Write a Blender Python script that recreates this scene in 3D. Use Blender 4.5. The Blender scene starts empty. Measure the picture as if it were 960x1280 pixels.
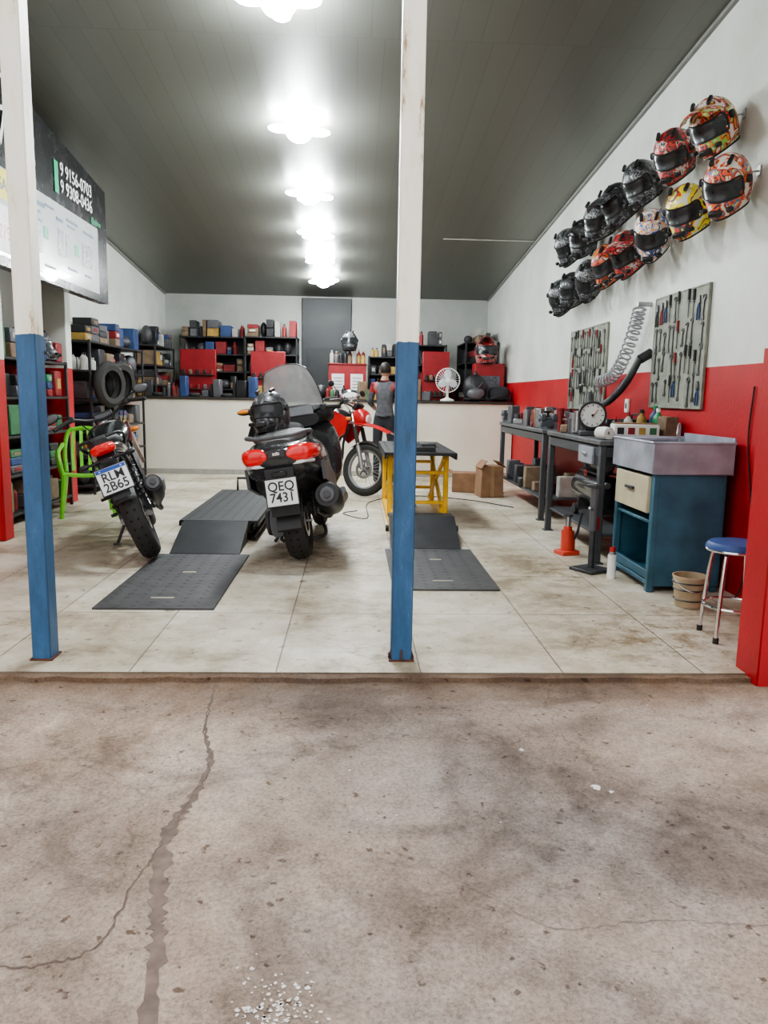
import bpy, bmesh, math, random
from mathutils import Vector, Matrix, Euler
random.seed(7)
R=math.radians
scene=bpy.context.scene
COL=scene.collection

# ------------------------------------------------------------------ materials
MC={}
def newmat(name):
    m=bpy.data.materials.new(name); m.use_nodes=True
    nt=m.node_tree; b=nt.nodes['Principled BSDF']
    return m,nt,b
def pm(name,col,rough=.5,metal=0,var=.12,scale=9,bump=0,emit=0,coat=0,trans=0,alpha=1):
    if name in MC: return MC[name]
    m,nt,b=newmat(name); N=nt.nodes; L=nt.links
    tc=N.new('ShaderNodeTexCoord'); no=N.new('ShaderNodeTexNoise')
    no.inputs['Scale'].default_value=scale; no.inputs['Detail'].default_value=5
    L.new(tc.outputs['Object'],no.inputs['Vector'])
    cr=N.new('ShaderNodeValToRGB')
    cr.color_ramp.elements[0].position=.3; cr.color_ramp.elements[1].position=.7
    cr.color_ramp.elements[0].color=(*[max(0,c*(1-var)) for c in col],1)
    cr.color_ramp.elements[1].color=(*[min(1,c*(1+var)) for c in col],1)
    L.new(no.outputs['Fac'],cr.inputs['Fac']); L.new(cr.outputs['Color'],b.inputs['Base Color'])
    mr=N.new('ShaderNodeMapRange'); mr.inputs[3].default_value=max(.02,rough-.08); mr.inputs[4].default_value=min(1,rough+.1)
    L.new(no.outputs['Fac'],mr.inputs[0]); L.new(mr.outputs[0],b.inputs['Roughness'])
    b.inputs['Metallic'].default_value=metal
    if coat: b.inputs['Coat Weight'].default_value=coat
    if trans: b.inputs['Transmission Weight'].default_value=trans
    if alpha<1: b.inputs['Alpha'].default_value=alpha
    if bump:
        bp=N.new('ShaderNodeBump'); bp.inputs['Strength'].default_value=bump; bp.inputs['Distance'].default_value=.01
        L.new(no.outputs['Fac'],bp.inputs['Height']); L.new(bp.outputs[0],b.inputs['Normal'])
    if emit:
        b.inputs['Emission Color'].default_value=(*col,1); b.inputs['Emission Strength'].default_value=emit
    MC[name]=m; return m
def graphic(name,pal,scale=7):
    if name in MC: return MC[name]
    m,nt,b=newmat(name); N=nt.nodes; L=nt.links
    tc=N.new('ShaderNodeTexCoord'); no=N.new('ShaderNodeTexNoise')
    no.inputs['Scale'].default_value=scale; no.inputs['Detail'].default_value=2; no.inputs['Distortion'].default_value=1.2
    L.new(tc.outputs['Object'],no.inputs['Vector'])
    cr=N.new('ShaderNodeValToRGB'); cr.color_ramp.interpolation='CONSTANT'
    ps=[0,.41,.47,.52,.57,.63][:len(pal)]
    cr.color_ramp.elements[0].color=(*pal[0],1); cr.color_ramp.elements[0].position=0
    cr.color_ramp.elements[1].color=(*pal[1],1); cr.color_ramp.elements[1].position=ps[1]
    for p,c in zip(ps[2:],pal[2:]):
        e=cr.color_ramp.elements.new(p); e.color=(*c,1)
    L.new(no.outputs['Fac'],cr.inputs['Fac']); L.new(cr.outputs['Color'],b.inputs['Base Color'])
    b.inputs['Roughness'].default_value=.38; b.inputs['Coat Weight'].default_value=.2
    MC[name]=m; return m

BLK=pm('black_plastic',(.018,.018,.02),.45)
BLKG=pm('black_gloss_paint',(.015,.015,.018),.2,coat=.6)
GRY=pm('grey_plastic',(.10,.10,.11),.4)
RUB=pm('rubber',(.030,.029,.027),.8,bump=.3,scale=60)
STL=pm('steel',(.5,.5,.5),.32,.9)
CHR=pm('chrome',(.75,.75,.75),.12,1)
ALU=pm('cast_aluminium',(.33,.33,.34),.45,.8)
DST=pm('dark_steel',(.07,.07,.075),.5,.5,var=.3)
REDP=pm('red_paint',(.45,.015,.015),.3,coat=.4)
REDL=pm('red_lens',(.70,.015,.015),.15,coat=.8,emit=.1)
ORL=pm('orange_lens',(.85,.28,.03),.2,coat=.6)
WHT=pm('white_plastic',(.8,.8,.78),.4)
PLT=pm('plate_white',(.78,.8,.82),.35,var=.03)
BLUP=pm('plate_blue',(.02,.08,.4),.35)
MIR=pm('mirror_glass',(.85,.87,.9),.03,1,var=.02)
YEL=pm('yellow_paint',(.80,.46,.03),.4,var=.2)
SEAT=pm('seat_vinyl',(.04,.04,.042),.6,bump=.15,scale=80)
CARD=pm('cardboard',(.25,.14,.08),.85,var=.2)
SKIN=pm('skin',(.36,.20,.135),.55)
HAIR=pm('hair',(.02,.015,.012),.6)
LENS=pm('clear_lens',(.75,.78,.8),.1,coat=1)
PAPER=pm('paper',(.68,.68,.66),.7,var=.05)
MRED=pm('box_dull_red',(.22,.018,.02),.55,var=.3); MBLU=pm('box_dull_blue',(.03,.06,.16),.55,var=.3); MYEL=pm('box_dull_yellow',(.36,.23,.06),.6,var=.3)
MWHT=pm('box_offwhite',(.38,.37,.34),.6,var=.2); MGRN=pm('box_dull_green',(.04,.14,.06),.55,var=.3); MKRF=pm('box_kraft',(.20,.14,.09),.8,var=.3)

# ------------------------------------------------------------------ mesh builder
def catmull(pts,n=6):
    P=[Vector(p) for p in pts]
    if len(P)<3: return P
    E=[P[0]*2-P[1]]+P+[P[-1]*2-P[-2]]
    out=[]
    for i in range(1,len(E)-2):
        for k in range(n):
            t=k/n; a,b,c,d=E[i-1],E[i],E[i+1],E[i+2]
            out.append(.5*((2*b)+(c-a)*t+(2*a-5*b+4*c-d)*t*t+(3*b-a-3*c+d)*t**3))
    out.append(P[-1]); return out
class MB:
    def __init__(s,name): s.name=name; s.bm=bmesh.new(); s.mats=[]; s.M=Matrix.Identity(4)
    def mi(s,m):
        if m not in s.mats: s.mats.append(m)
        return s.mats.index(m)
    def add(s,vs,fs,mat,M=None):
        T=s.M@M if M is not None else s.M
        bv=[s.bm.verts.new(T@Vector(v)) for v in vs]
        for f in fs:
            try: fc=s.bm.faces.new([bv[k] for k in f])
            except ValueError: continue
            if callable(mat) and not isinstance(mat,bpy.types.Material):
                c=sum((Vector(vs[k]) for k in f),Vector())/len(f); fc.material_index=s.mi(mat(c))
            else: fc.material_index=s.mi(mat)
            fc.smooth=True
    def box(s,c,sz,mat,rot=None,b=None,M=None,top=None):
        h=[sz[0]/2,sz[1]/2,sz[2]/2]
        if b is None: b=min(.008,min(sz)*.15)
        vs=[];idx={}
        for sx in (-1,1):
            for sy in (-1,1):
                for sz_ in (-1,1):
                    for k in range(3):
                        sg=(sx,sy,sz_); v=[sg[a]*(h[a]-(0 if a==k else b)) for a in range(3)]
                        if top and sz_>0: v[0]*=top[0]; v[1]*=top[1]
                        idx[(sx,sy,sz_,k)]=len(vs); vs.append(v)
        fs=[]
        for k in range(3):
            a,b2=[q for q in range(3) if q!=k]
            for sg in (-1,1):
                f=[]
                for (p,q) in ((-1,-1),(1,-1),(1,1),(-1,1)):
                    t=[0,0,0]; t[k]=sg;t[a]=p;t[b2]=q; f.append(idx[(*t,k)])
                fs.append(f)
            for p in (-1,1):
                for q in (-1,1):
                    f=[]
                    for (cc,kk) in ((-1,a),(1,a),(1,b2),(-1,b2)):
                        t=[0,0,0];t[a]=p;t[b2]=q;t[k]=cc; f.append(idx[(*t,kk)])
                    fs.append(f)
        for sx in (-1,1):
            for sy in (-1,1):
                for sz_ in (-1,1): fs.append([idx[(sx,sy,sz_,k)] for k in range(3)])
        T=Matrix.Translation(c)
        if rot: T=T@Euler([R(a) for a in rot]).to_matrix().to_4x4()
        if M is not None: T=M@T
        s.add(vs,fs,mat,T)
    def tube(s,pts,r,mat,seg=8,smooth=True,n=6,caps=True,flat=1.0):
        P=catmull(pts,n) if smooth else [Vector(p) for p in pts]
        N=len(P)
        if isinstance(r,(list,tuple)):
            rr=[]
            for i in range(N):
                t=i/(N-1)*(len(r)-1); k=min(int(t),len(r)-2); rr.append(r[k]+(r[k+1]-r[k])*(t-k))
        else: rr=[r]*N
        vs=[];fs=[];prev=None
        for i in range(N):
            t=(P[min(i+1,N-1)]-P[max(i-1,0)])
            if t.length<1e-9: t=Vector((0,0,1))
            t.normalize()
            if prev is None:
                u=t.orthogonal().normalized()
            else:
                u=prev-t*prev.dot(t)
                if u.length<1e-6: u=t.orthogonal()
                u.normalize()
            prev=u; v=t.cross(u)
            for k in range(seg):
                a=2*math.pi*k/seg
                vs.append(P[i]+(u*math.cos(a)+v*math.sin(a)*flat)*rr[i])
        for i in range(N-1):
            for k in range(seg):
                fs.append([i*seg+k,i*seg+(k+1)%seg,(i+1)*seg+(k+1)%seg,(i+1)*seg+k])
        if caps: fs.append(list(range(seg))[::-1]); fs.append([(N-1)*seg+k for k in range(seg)])
        s.add(vs,fs,mat)
    def cyl(s,p1,p2,r,mat,r2=None,seg=20):
        s.tube([p1,p2],[r,r if r2 is None else r2],mat,seg,smooth=False)
    def lathe(s,prof,c,axis,mat,seg=28,closed=False,caps=False):
        ax=Vector(axis).normalized(); u=ax.orthogonal().normalized(); v=ax.cross(u); c=Vector(c)
        vs=[];fs=[];n=len(prof)
        for k in range(seg):
            a=2*math.pi*k/seg
            for (r,h) in prof: vs.append(c+ax*h+(u*math.cos(a)+v*math.sin(a))*r)
        for k in range(seg):
            k2=(k+1)%seg
            for i in range(n if closed else n-1):
                j=(i+1)%n; fs.append([k*n+i,k2*n+i,k2*n+j,k*n+j])
        s.add(vs,fs,mat)
    def torus(s,c,Rr,r,axis,mat,seg=32,rs=10):
        s.lathe([(Rr+r*math.cos(2*math.pi*i/rs),r*math.sin(2*math.pi*i/rs)) for i in range(rs)],c,axis,mat,seg,closed=True)
    def sph(s,c,rad,mat,rot=None,seg=18,rings=12):
        if not isinstance(rad,(tuple,list)): rad=(rad,)*3
        vs=[(0,0,-rad[2])];fs=[]
        for i in range(1,rings):
            e=-math.pi/2+math.pi*i/rings
            for k in range(seg):
                a=2*math.pi*k/seg
                vs.append((rad[0]*math.cos(e)*math.cos(a),rad[1]*math.cos(e)*math.sin(a),rad[2]*math.sin(e)))
        vs.append((0,0,rad[2])); t=len(vs)-1
        for k in range(seg):
            fs.append([0,1+(k+1)%seg,1+k]); fs.append([t,t-seg+k,t-seg+(k+1)%seg])
        for i in range(rings-2):
            for k in range(seg):
                a=1+i*seg+k;b=1+i*seg+(k+1)%seg; fs.append([a,b,b+seg,a+seg])
        T=Matrix.Translation(c)
        if rot: T=T@Euler([R(a) for a in rot]).to_matrix().to_4x4()
        s.add(vs,fs,mat,T)
    def loft(s,secs,mat,seg=24,n=4,M=None):
        S=[Vector(a[:3]) for a in secs]; W=[Vector((a[3],a[4],a[5])) for a in secs]
        S=catmull(S,n); W=catmull(W,n)
        vs=[];fs=[]
        for p,w in zip(S,W):
            for k in range(seg):
                a=2*math.pi*k/seg; ca,sa=math.cos(a),math.sin(a); e=2/max(w[2],.8)
                x=math.copysign(abs(ca)**e,ca)*max(w[0],.002); z=math.copysign(abs(sa)**e,sa)*max(w[1],.002)
                vs.append((p[1]+x,p[0],p[2]+z))
        N=len(S)
        for i in range(N-1):
            for k in range(seg):
                fs.append([i*seg+k,i*seg+(k+1)%seg,(i+1)*seg+(k+1)%seg,(i+1)*seg+k])
        fs.append(list(range(seg))); fs.append([(N-1)*seg+k for k in range(seg)])
        s.add(vs,fs,mat,M)
    def prism(s,pts,t0,t1,mat,ax='x',M=None):
        def mp(p,t):
            return (t,p[0],p[1]) if ax=='x' else (p[0],t,p[1]) if ax=='y' else (p[0],p[1],t)
        n=len(pts); vs=[mp(p,t0) for p in pts]+[mp(p,t1) for p in pts]
        fs=[list(range(n))[::-1],list(range(n,2*n))]+[[i,(i+1)%n,n+(i+1)%n,n+i] for i in range(n)]
        s.add(vs,fs,mat,M)
    def surf(s,fn,nu,nv,mat,th=(0,0,.004)):
        vs=[Vector(fn(i/nu,j/nv)) for i in range(nu+1) for j in range(nv+1)]
        K=len(vs); vs=vs+[v+Vector(th) for v in vs]; fs=[]
        q=lambda i,j:i*(nv+1)+j
        for i in range(nu):
            for j in range(nv):
                f=[q(i,j),q(i+1,j),q(i+1,j+1),q(i,j+1)]; fs.append(f); fs.append([K+a for a in f][::-1])
        for i in range(nu):
            for j in (0,nv): fs.append([q(i,j),q(i+1,j),K+q(i+1,j),K+q(i,j)])
        for j in range(nv):
            for i in (0,nu): fs.append([q(i,j),q(i,j+1),K+q(i,j+1),K+q(i,j)])
        s.add(vs,fs,mat)
    def done(s,M=None,parent=None,sharp=38):
        bmesh.ops.recalc_face_normals(s.bm,faces=s.bm.faces)
        me=bpy.data.meshes.new(s.name); s.bm.to_mesh(me); s.bm.free()
        for m in s.mats: me.materials.append(m)
        me.set_sharp_from_angle(angle=R(sharp))
        ob=bpy.data.objects.new(s.name,me); COL.objects.link(ob)
        if parent: ob.parent=parent
        if M is not None: ob.matrix_basis=M
        return ob
def TR(x,y,z,rz=0,ry=0,rx=0):
    return Matrix.Translation((x,y,z))@Matrix.Rotation(R(rz),4,'Z')@Matrix.Rotation(R(ry),4,'Y')@Matrix.Rotation(R(rx),4,'X')
def text(name,body,size,M,mat,parent,align='CENTER',sx=1,ls=.9):
    cu=bpy.data.curves.new(name,'FONT'); cu.body=body; cu.size=size; cu.align_x=align; cu.align_y='CENTER'
    cu.extrude=.0008; cu.space_line=ls; cu.offset=size*.012
    ob=bpy.data.objects.new(name,cu); COL.objects.link(ob); cu.materials.append(mat)
    ob.parent=parent; ob.matrix_basis=M@Matrix.Diagonal((sx,1,1,1)); return ob

# ------------------------------------------------------------------ camera
cam=bpy.data.cameras.new('camera'); co=bpy.data.objects.new('camera',cam); COL.objects.link(co)
yaw=R(2.4); pit=R(8.68)
fw=Vector((math.sin(yaw)*math.cos(pit),math.cos(yaw)*math.cos(pit),-math.sin(pit)))
co.matrix_world=Matrix.Translation((0,0,1.25))@fw.to_track_quat('-Z','Y').to_matrix().to_4x4()@Matrix.Rotation(R(1.0),4,'Z')
cam.sensor_width=36; cam.lens=950/1280*36; cam.clip_end=100; cam.clip_start=.05
scene.camera=co

# ------------------------------------------------------------------ room
XL,XR,YF,YB=-3.5,2.5,3.32,14.6
def cz(y): return 4.366-.09*y
def nramp(N,L,src,st,interp='LINEAR'):
    c=N.new('ShaderNodeValToRGB'); c.color_ramp.interpolation=interp
    c.color_ramp.elements[0].position=st[0][0];c.color_ramp.elements[0].color=(*st[0][1],1)
    c.color_ramp.elements[1].position=st[-1][0];c.color_ramp.elements[1].color=(*st[-1][1],1)
    for p,k in st[1:-1]:
        e=c.color_ramp.elements.new(p);e.color=(*k,1)
    L.new(src,c.inputs[0]); return c.outputs[0]
def nmul(N,L,a,bb,f=1,mode='MULTIPLY'):
    x=N.new('ShaderNodeMix');x.data_type='RGBA';x.blend_type=mode
    if isinstance(f,(int,float)): x.inputs[0].default_value=f
    else: L.new(f,x.inputs[0])
    L.new(a,x.inputs[6]);L.new(bb,x.inputs[7]);return x.outputs[2]
def nnoise(N,L,vec,s,d,r=.6,dist=0):
    n=N.new('ShaderNodeTexNoise'); n.inputs['Scale'].default_value=s;n.inputs['Detail'].default_value=d;n.inputs['Roughness'].default_value=r;n.inputs['Distortion'].default_value=dist
    L.new(vec,n.inputs['Vector']); return n.outputs[0]
def near(N,L,P,c,r0,r1):
    d=N.new('ShaderNodeVectorMath');d.operation='DISTANCE';d.inputs[1].default_value=c;L.new(P,d.inputs[0])
    m=N.new('ShaderNodeMapRange');m.inputs[1].default_value=r0;m.inputs[2].default_value=r1;m.inputs[3].default_value=1;m.inputs[4].default_value=0;L.new(d.outputs['Value'],m.inputs[0]); return m.outputs[0]
def wallmat(name,split=1.49,k=1.0):
    m,nt,b=newmat(name); N=nt.nodes;L=nt.links
    g=N.new('ShaderNodeNewGeometry'); P=g.outputs['Position']; sp=N.new('ShaderNodeSeparateXYZ'); L.new(P,sp.inputs[0])
    no=nnoise(N,L,P,1.7,7)
    gt=N.new('ShaderNodeMath'); gt.operation='GREATER_THAN'; gt.inputs[1].default_value=split; L.new(sp.outputs['Z'],gt.inputs[0])
    w=nramp(N,L,no,[(.3,(.56*k,.585*k,.53*k)),(.65,(.70*k,.715*k,.67*k))]); r=nramp(N,L,no,[(.3,(.34*k,.010,.014)),(.7,(.47*k,.016,.020))])
    L.new(nmul(N,L,r,w,gt.outputs[0],'MIX'),b.inputs['Base Color']); b.inputs['Roughness'].default_value=.5
    bp=N.new('ShaderNodeBump'); bp.inputs['Strength'].default_value=.15; bp.inputs['Distance'].default_value=.01; L.new(nnoise(N,L,P,40,3),bp.inputs['Height']); L.new(bp.outputs[0],b.inputs['Normal'])
    return m
WALL=wallmat('wall_red_white'); WALLB=wallmat('wall_back_dimmed',1.49,.58)  # back wall: same paint, dim light of the far end put into its colour
def tilemat():
    m,nt,b=newmat('floor_tiles'); N=nt.nodes;L=nt.links
    g=N.new('ShaderNodeNewGeometry'); P=g.outputs['Position']; mp=N.new('ShaderNodeMapping'); mp.inputs['Location'].default_value=(.34+.66*8,-3.32+.95*2,0); L.new(P,mp.inputs[0])
    br=N.new('ShaderNodeTexBrick'); br.offset=0; br.inputs['Scale'].default_value=1; br.inputs['Brick Width'].default_value=.66; br.inputs['Row Height'].default_value=.95
    br.inputs['Mortar Size'].default_value=.004; br.inputs['Mortar Smooth'].default_value=.2
    br.inputs['Color1'].default_value=(.59,.545,.46,1); br.inputs['Color2'].default_value=(.68,.64,.55,1); br.inputs['Mortar'].default_value=(.22,.19,.15,1)
    L.new(mp.outputs[0],br.inputs['Vector'])
    n1=nnoise(N,L,P,1.3,9,.72)
    o=nmul(N,L,br.outputs['Color'],nramp(N,L,n1,[(.36,(.42,.36,.28)),(.48,(.78,.74,.67)),(.6,(1,1,1))]))
    o=nmul(N,L,o,nramp(N,L,nnoise(N,L,P,11,6,.65),[(.30,(.30,.23,.17)),(.40,(1,1,1))]))
    o=nmul(N,L,o,nramp(N,L,nnoise(N,L,P,35,3,.6),[(.28,(.5,.42,.34)),(.36,(1,1,1))]))
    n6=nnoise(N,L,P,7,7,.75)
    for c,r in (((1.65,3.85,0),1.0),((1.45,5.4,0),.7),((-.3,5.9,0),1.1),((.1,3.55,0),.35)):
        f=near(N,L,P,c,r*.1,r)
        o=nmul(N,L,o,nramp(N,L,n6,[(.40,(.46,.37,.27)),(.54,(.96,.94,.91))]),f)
    L.new(o,b.inputs['Base Color'])
    mr=N.new('ShaderNodeMapRange'); mr.inputs[3].default_value=.6; mr.inputs[4].default_value=.32; L.new(n1,mr.inputs[0]); L.new(mr.outputs[0],b.inputs['Roughness'])
    return m
def concmat():
    m,nt,b=newmat('weathered_concrete'); N=nt.nodes;L=nt.links
    g=N.new('ShaderNodeNewGeometry'); P=g.outputs['Position']
    k=.90
    c1=nramp(N,L,nnoise(N,L,P,.8,12,.70,.5),[(.36,(.20*k,.15*k,.118*k)),(.45,(.33*k,.265*k,.215*k)),(.52,(.41*k,.34*k,.285*k)),(.60,(.50*k,.435*k,.375*k)),(.68,(.57*k,.51*k,.455*k))])
    c1b=nramp(N,L,nnoise(N,L,P,1.9,8,.62,1.0),[(.38,(.70,.67,.65)),(.48,(.98,.98,.98)),(.64,(1.12,1.10,1.08))])
    hue=nramp(N,L,nnoise(N,L,P,.55,4,.5),[(.42,(1.04,.99,.95)),(.58,(.94,.97,1.02))])
    n2=nnoise(N,L,P,9,10,.78); c2=nramp(N,L,n2,[(.33,(.64,.61,.59)),(.45,(.98,.98,.98)),(.70,(1.12,1.11,1.1))])
    n3=nnoise(N,L,P,95,5,.78); c3=nramp(N,L,n3,[(.34,(.60,.59,.58)),(.55,(1.05,1.05,1.05)),(.75,(1.25,1.25,1.25))])
    c4=nramp(N,L,nnoise(N,L,P,28,3,.5),[(.28,(.40,.34,.30)),(.335,(1,1,1))])
    o=nmul(N,L,nmul(N,L,nmul(N,L,nmul(N,L,nmul(N,L,c1,c1b),c2),c3),c4),hue)
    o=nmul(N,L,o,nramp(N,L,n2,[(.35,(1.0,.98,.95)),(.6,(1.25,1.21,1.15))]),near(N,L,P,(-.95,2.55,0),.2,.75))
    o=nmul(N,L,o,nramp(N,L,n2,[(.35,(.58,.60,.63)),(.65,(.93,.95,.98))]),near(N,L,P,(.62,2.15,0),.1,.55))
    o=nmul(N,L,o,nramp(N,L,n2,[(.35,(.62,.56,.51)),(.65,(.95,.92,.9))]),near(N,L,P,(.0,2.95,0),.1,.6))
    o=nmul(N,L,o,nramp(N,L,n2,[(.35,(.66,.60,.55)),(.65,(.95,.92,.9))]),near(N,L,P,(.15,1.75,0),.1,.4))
    dn=N.new('ShaderNodeTexNoise');dn.inputs['Scale'].default_value=2.2;dn.inputs['Detail'].default_value=6;L.new(P,dn.inputs['Vector'])
    vo=N.new('ShaderNodeTexVoronoi');vo.feature='DISTANCE_TO_EDGE';vo.inputs['Scale'].default_value=.6;L.new(nmul(N,L,P,dn.outputs['Color'],.8,'ADD'),vo.inputs['Vector'])
    o=nmul(N,L,o,nramp(N,L,vo.outputs['Distance'],[(0,(.55,.5,.45)),(.005,(1,1,1))]),.6)
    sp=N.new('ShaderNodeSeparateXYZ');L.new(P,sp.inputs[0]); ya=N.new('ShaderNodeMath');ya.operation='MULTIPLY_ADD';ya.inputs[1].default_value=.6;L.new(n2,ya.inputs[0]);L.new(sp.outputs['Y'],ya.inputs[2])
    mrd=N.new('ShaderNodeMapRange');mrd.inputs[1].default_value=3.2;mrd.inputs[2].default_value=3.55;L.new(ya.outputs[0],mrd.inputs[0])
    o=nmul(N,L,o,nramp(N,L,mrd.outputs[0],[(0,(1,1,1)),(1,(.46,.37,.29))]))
    L.new(o,b.inputs['Base Color'])
    mr=N.new('ShaderNodeMapRange');mr.inputs[3].default_value=.65;mr.inputs[4].default_value=.95;L.new(n2,mr.inputs[0]);L.new(mr.outputs[0],b.inputs['Roughness'])
    h=N.new('ShaderNodeMath');h.operation='ADD';L.new(n2,h.inputs[0]);L.new(n3,h.inputs[1])
    bp=N.new('ShaderNodeBump');bp.inputs['Strength'].default_value=.5;bp.inputs['Distance'].default_value=.012;L.new(h.outputs[0],bp.inputs['Height']);L.new(bp.outputs[0],b.inputs['Normal'])
    return m
def ceilmat():
    m,nt,b=newmat('ceiling_pvc'); N=nt.nodes;L=nt.links
    g=N.new('ShaderNodeNewGeometry'); br=N.new('ShaderNodeTexBrick'); br.offset=.5; br.inputs['Scale'].default_value=1; br.inputs['Brick Width'].default_value=.2; br.inputs['Row Height'].default_value=6
    br.inputs['Mortar Size'].default_value=.004; br.inputs['Color1'].default_value=(.125,.128,.112,1); br.inputs['Color2'].default_value=(.136,.139,.123,1); br.inputs['Mortar'].default_value=(.105,.108,.096,1)
    mp=N.new('ShaderNodeMapping');mp.inputs['Location'].default_value=(10,0,0);L.new(g.outputs['Position'],mp.inputs[0]);L.new(mp.outputs[0],br.inputs['Vector'])
    L.new(br.outputs['Color'],b.inputs['Base Color']); b.inputs['Roughness'].default_value=.42
    return m
TILE=tilemat();CONC=concmat();CEIL=ceilmat()
def room(name,fn):
    mb=MB(name);fn(mb);return mb.done()
room('floor',lambda m:m.prism([(XL,YF),(XR,YF),(XR,YB),(XL,YB)],-.12,0,TILE,'z'))
def pave(m):
    m.prism([(-9,-7),(9,-7),(9,3.30),(-9,3.30)],-.2,-.025,CONC,'z')
    pts=[(-3.5+.1*i,3.275+random.uniform(-.02,.014)) for i in range(61)]
    m.prism(pts+[(2.5,3.335),(-3.5,3.335)],-.1,-.006,CONC,'z')
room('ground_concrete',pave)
room('wall_right',lambda m:m.prism([(YF,-.1),(YB,-.1),(YB,cz(YB)),(YF,cz(YF))],XR,XR+.15,WALL))
room('wall_left',lambda m:m.prism([(YF,-.1),(YB,-.1),(YB,cz(YB)),(YF,cz(YF))],XL-.15,XL,WALL))
room('wall_back',lambda m:m.prism([(XL-.15,-.1),(XR+.15,-.1),(XR+.15,cz(YB)),(XL-.15,cz(YB))],YB,YB+.15,WALLB,'y'))
room('ceiling',lambda m:m.prism([(YF-.2,cz(YF-.2)),(YB+.15,cz(YB+.15)),(YB+.15,cz(YB+.15)+.1),(YF-.2,cz(YF-.2)+.1)],XL-.15,XR+.15,CEIL))
room('wall_front_right',lambda m:m.box((2.32,3.32,2.0),(.96,.2,4.1),WALL,b=.006))
room('wall_front_left',lambda m:m.box((-3.75,3.32,2.0),(.8,.2,4.1),WALL,b=.006))
TG=pm('trim_grey',(.22,.22,.21),.5)
room('trim_ceiling_right',lambda m:m.prism([(3.5,cz(3.5)-.03),(14.55,cz(14.55)-.03),(14.55,cz(14.55)),(3.5,cz(3.5))],XR-.03,XR,TG))
room('trim_ceiling_left',lambda m:m.prism([(3.5,cz(3.5)-.03),(14.55,cz(14.55)-.03),(14.55,cz(14.55)),(3.5,cz(3.5))],XL,XL+.03,TG))
DOORM=pm('door_dark_grey',(.022,.025,.026),.5)
def door(m):
    m.box((-.52,YB-.03,1.52),(.92,.06,3.0),DOORM); m.box((-.52,YB-.07,1.1),(.74,.02,2.0),pm('door_panel',(.015,.017,.018),.5)); m.cyl((-.2,YB-.08,1.05),(-.2,YB-.13,1.05),.015,STL); m.box((-.25,YB-.13,1.05),(.12,.015,.02),STL)
room('door_1',door)

def postmat():
    m,nt,b=newmat('post_blue_white'); N=nt.nodes;L=nt.links
    g=N.new('ShaderNodeNewGeometry'); P=g.outputs['Position']; sp=N.new('ShaderNodeSeparateXYZ'); L.new(P,sp.inputs[0])
    mp=N.new('ShaderNodeMapping');mp.inputs['Scale'].default_value=(1,1,.25);L.new(P,mp.inputs[0])
    no=nnoise(N,L,mp.outputs[0],14,9,.72)
    zz=N.new('ShaderNodeMath');zz.operation='MULTIPLY_ADD';zz.inputs[1].default_value=.03;L.new(no,zz.inputs[0]);L.new(sp.outputs['Z'],zz.inputs[2])
    gt=N.new('ShaderNodeMath'); gt.operation='GREATER_THAN'; gt.inputs[1].default_value=1.505; L.new(zz.outputs[0],gt.inputs[0])
    w=nramp(N,L,no,[(.33,(.40,.27,.15)),(.40,(.84,.78,.63)),(.5,(.93,.89,.78)),(.7,(.95,.93,.85))]); bl=nramp(N,L,no,[(.30,(.05,.055,.06)),(.38,(.028,.085,.17)),(.6,(.04,.12,.25)),(.72,(.12,.21,.34))])
    L.new(nmul(N,L,bl,w,gt.outputs[0],'MIX'),b.inputs['Base Color']); b.inputs['Roughness'].default_value=.42
    return m
PM=postmat()
RUST=pm('rust',(.10,.035,.02),.9,var=.4,scale=30)
for x,wd in ((-1.445,.088),(.24,.10)):
    m=MB('steel_post'); m.box((x,3.52,2.0),(wd,.10,4.04),PM,b=.006)
    m.box((x,3.52,.004),(.105 if x<0 else .12,.12,.008),RUST,b=.002)
    if x>0:
        for a in (200,270,340): m.prism([(.05,0),(.066,0),(.05,.05)],-.004,.004,RUST,'y',TR(x,3.52,.008,a))
    m.done()
m=MB('steel_beam'); m.box((-.5,3.36,3.93),(6.0,.08,.16),PM); m.done()
for (y,x0,x1) in ((6.4,-3.5,-2.87),(8.68,-3.5,-3.14)):
    m=MB('wall_pillar'); m.box(((x0+x1)/2,y,cz(y)/2-.01),(x1-x0,.16,cz(y)-.03),WALL,b=.006); m.done()

# ------------------------------------------------------------------ cracks on the pavement
CRK=pm('crack_dirt',(.14,.105,.085),.95,var=.3,scale=40)
def strip(m,pts,ws,z,mat,jit=.02):
    P=catmull([(p[0],p[1],0) for p in pts],14); n=len(P); L=[];Rr=[]
    for i,p in enumerate(P):
        t=(P[min(i+1,n-1)]-P[max(i-1,0)]).normalized(); nn=Vector((-t.y,t.x,0))
        p=p+nn*random.uniform(-jit,jit)
        q=i/(n-1)*(len(ws)-1);k=min(int(q),len(ws)-2);w=(ws[k]+(ws[k+1]-ws[k])*(q-k))*random.uniform(.45,1.5)
        L.append(p+nn*w/2);Rr.append(p-nn*w/2)
    vs=[(a.x,a.y,z) for a in L]+[(a.x,a.y,z) for a in Rr]
    m.add(vs,[[i,i+1,n+i+1,n+i] for i in range(n-1)],mat)
DAMP=pm('damp_crack',(.17,.125,.10),.8,var=.3,scale=25)
m=MB('pavement_cracks')
strip(m,[(-.60,3.25),(-.56,2.8),(-.487,2.515),(-.50,2.25),(-.53,2.07),(-.485,1.78),(-.44,1.6),(-.40,1.3),(-.38,1.1)],[.004,.01,.024,.034,.04,.03,.045,.04],-.0235,DAMP,.006)
strip(m,[(-.60,3.25),(-.56,2.8),(-.487,2.515),(-.50,2.25),(-.53,2.07)],[.003,.006,.006],-.0230,CRK,.008)
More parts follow.
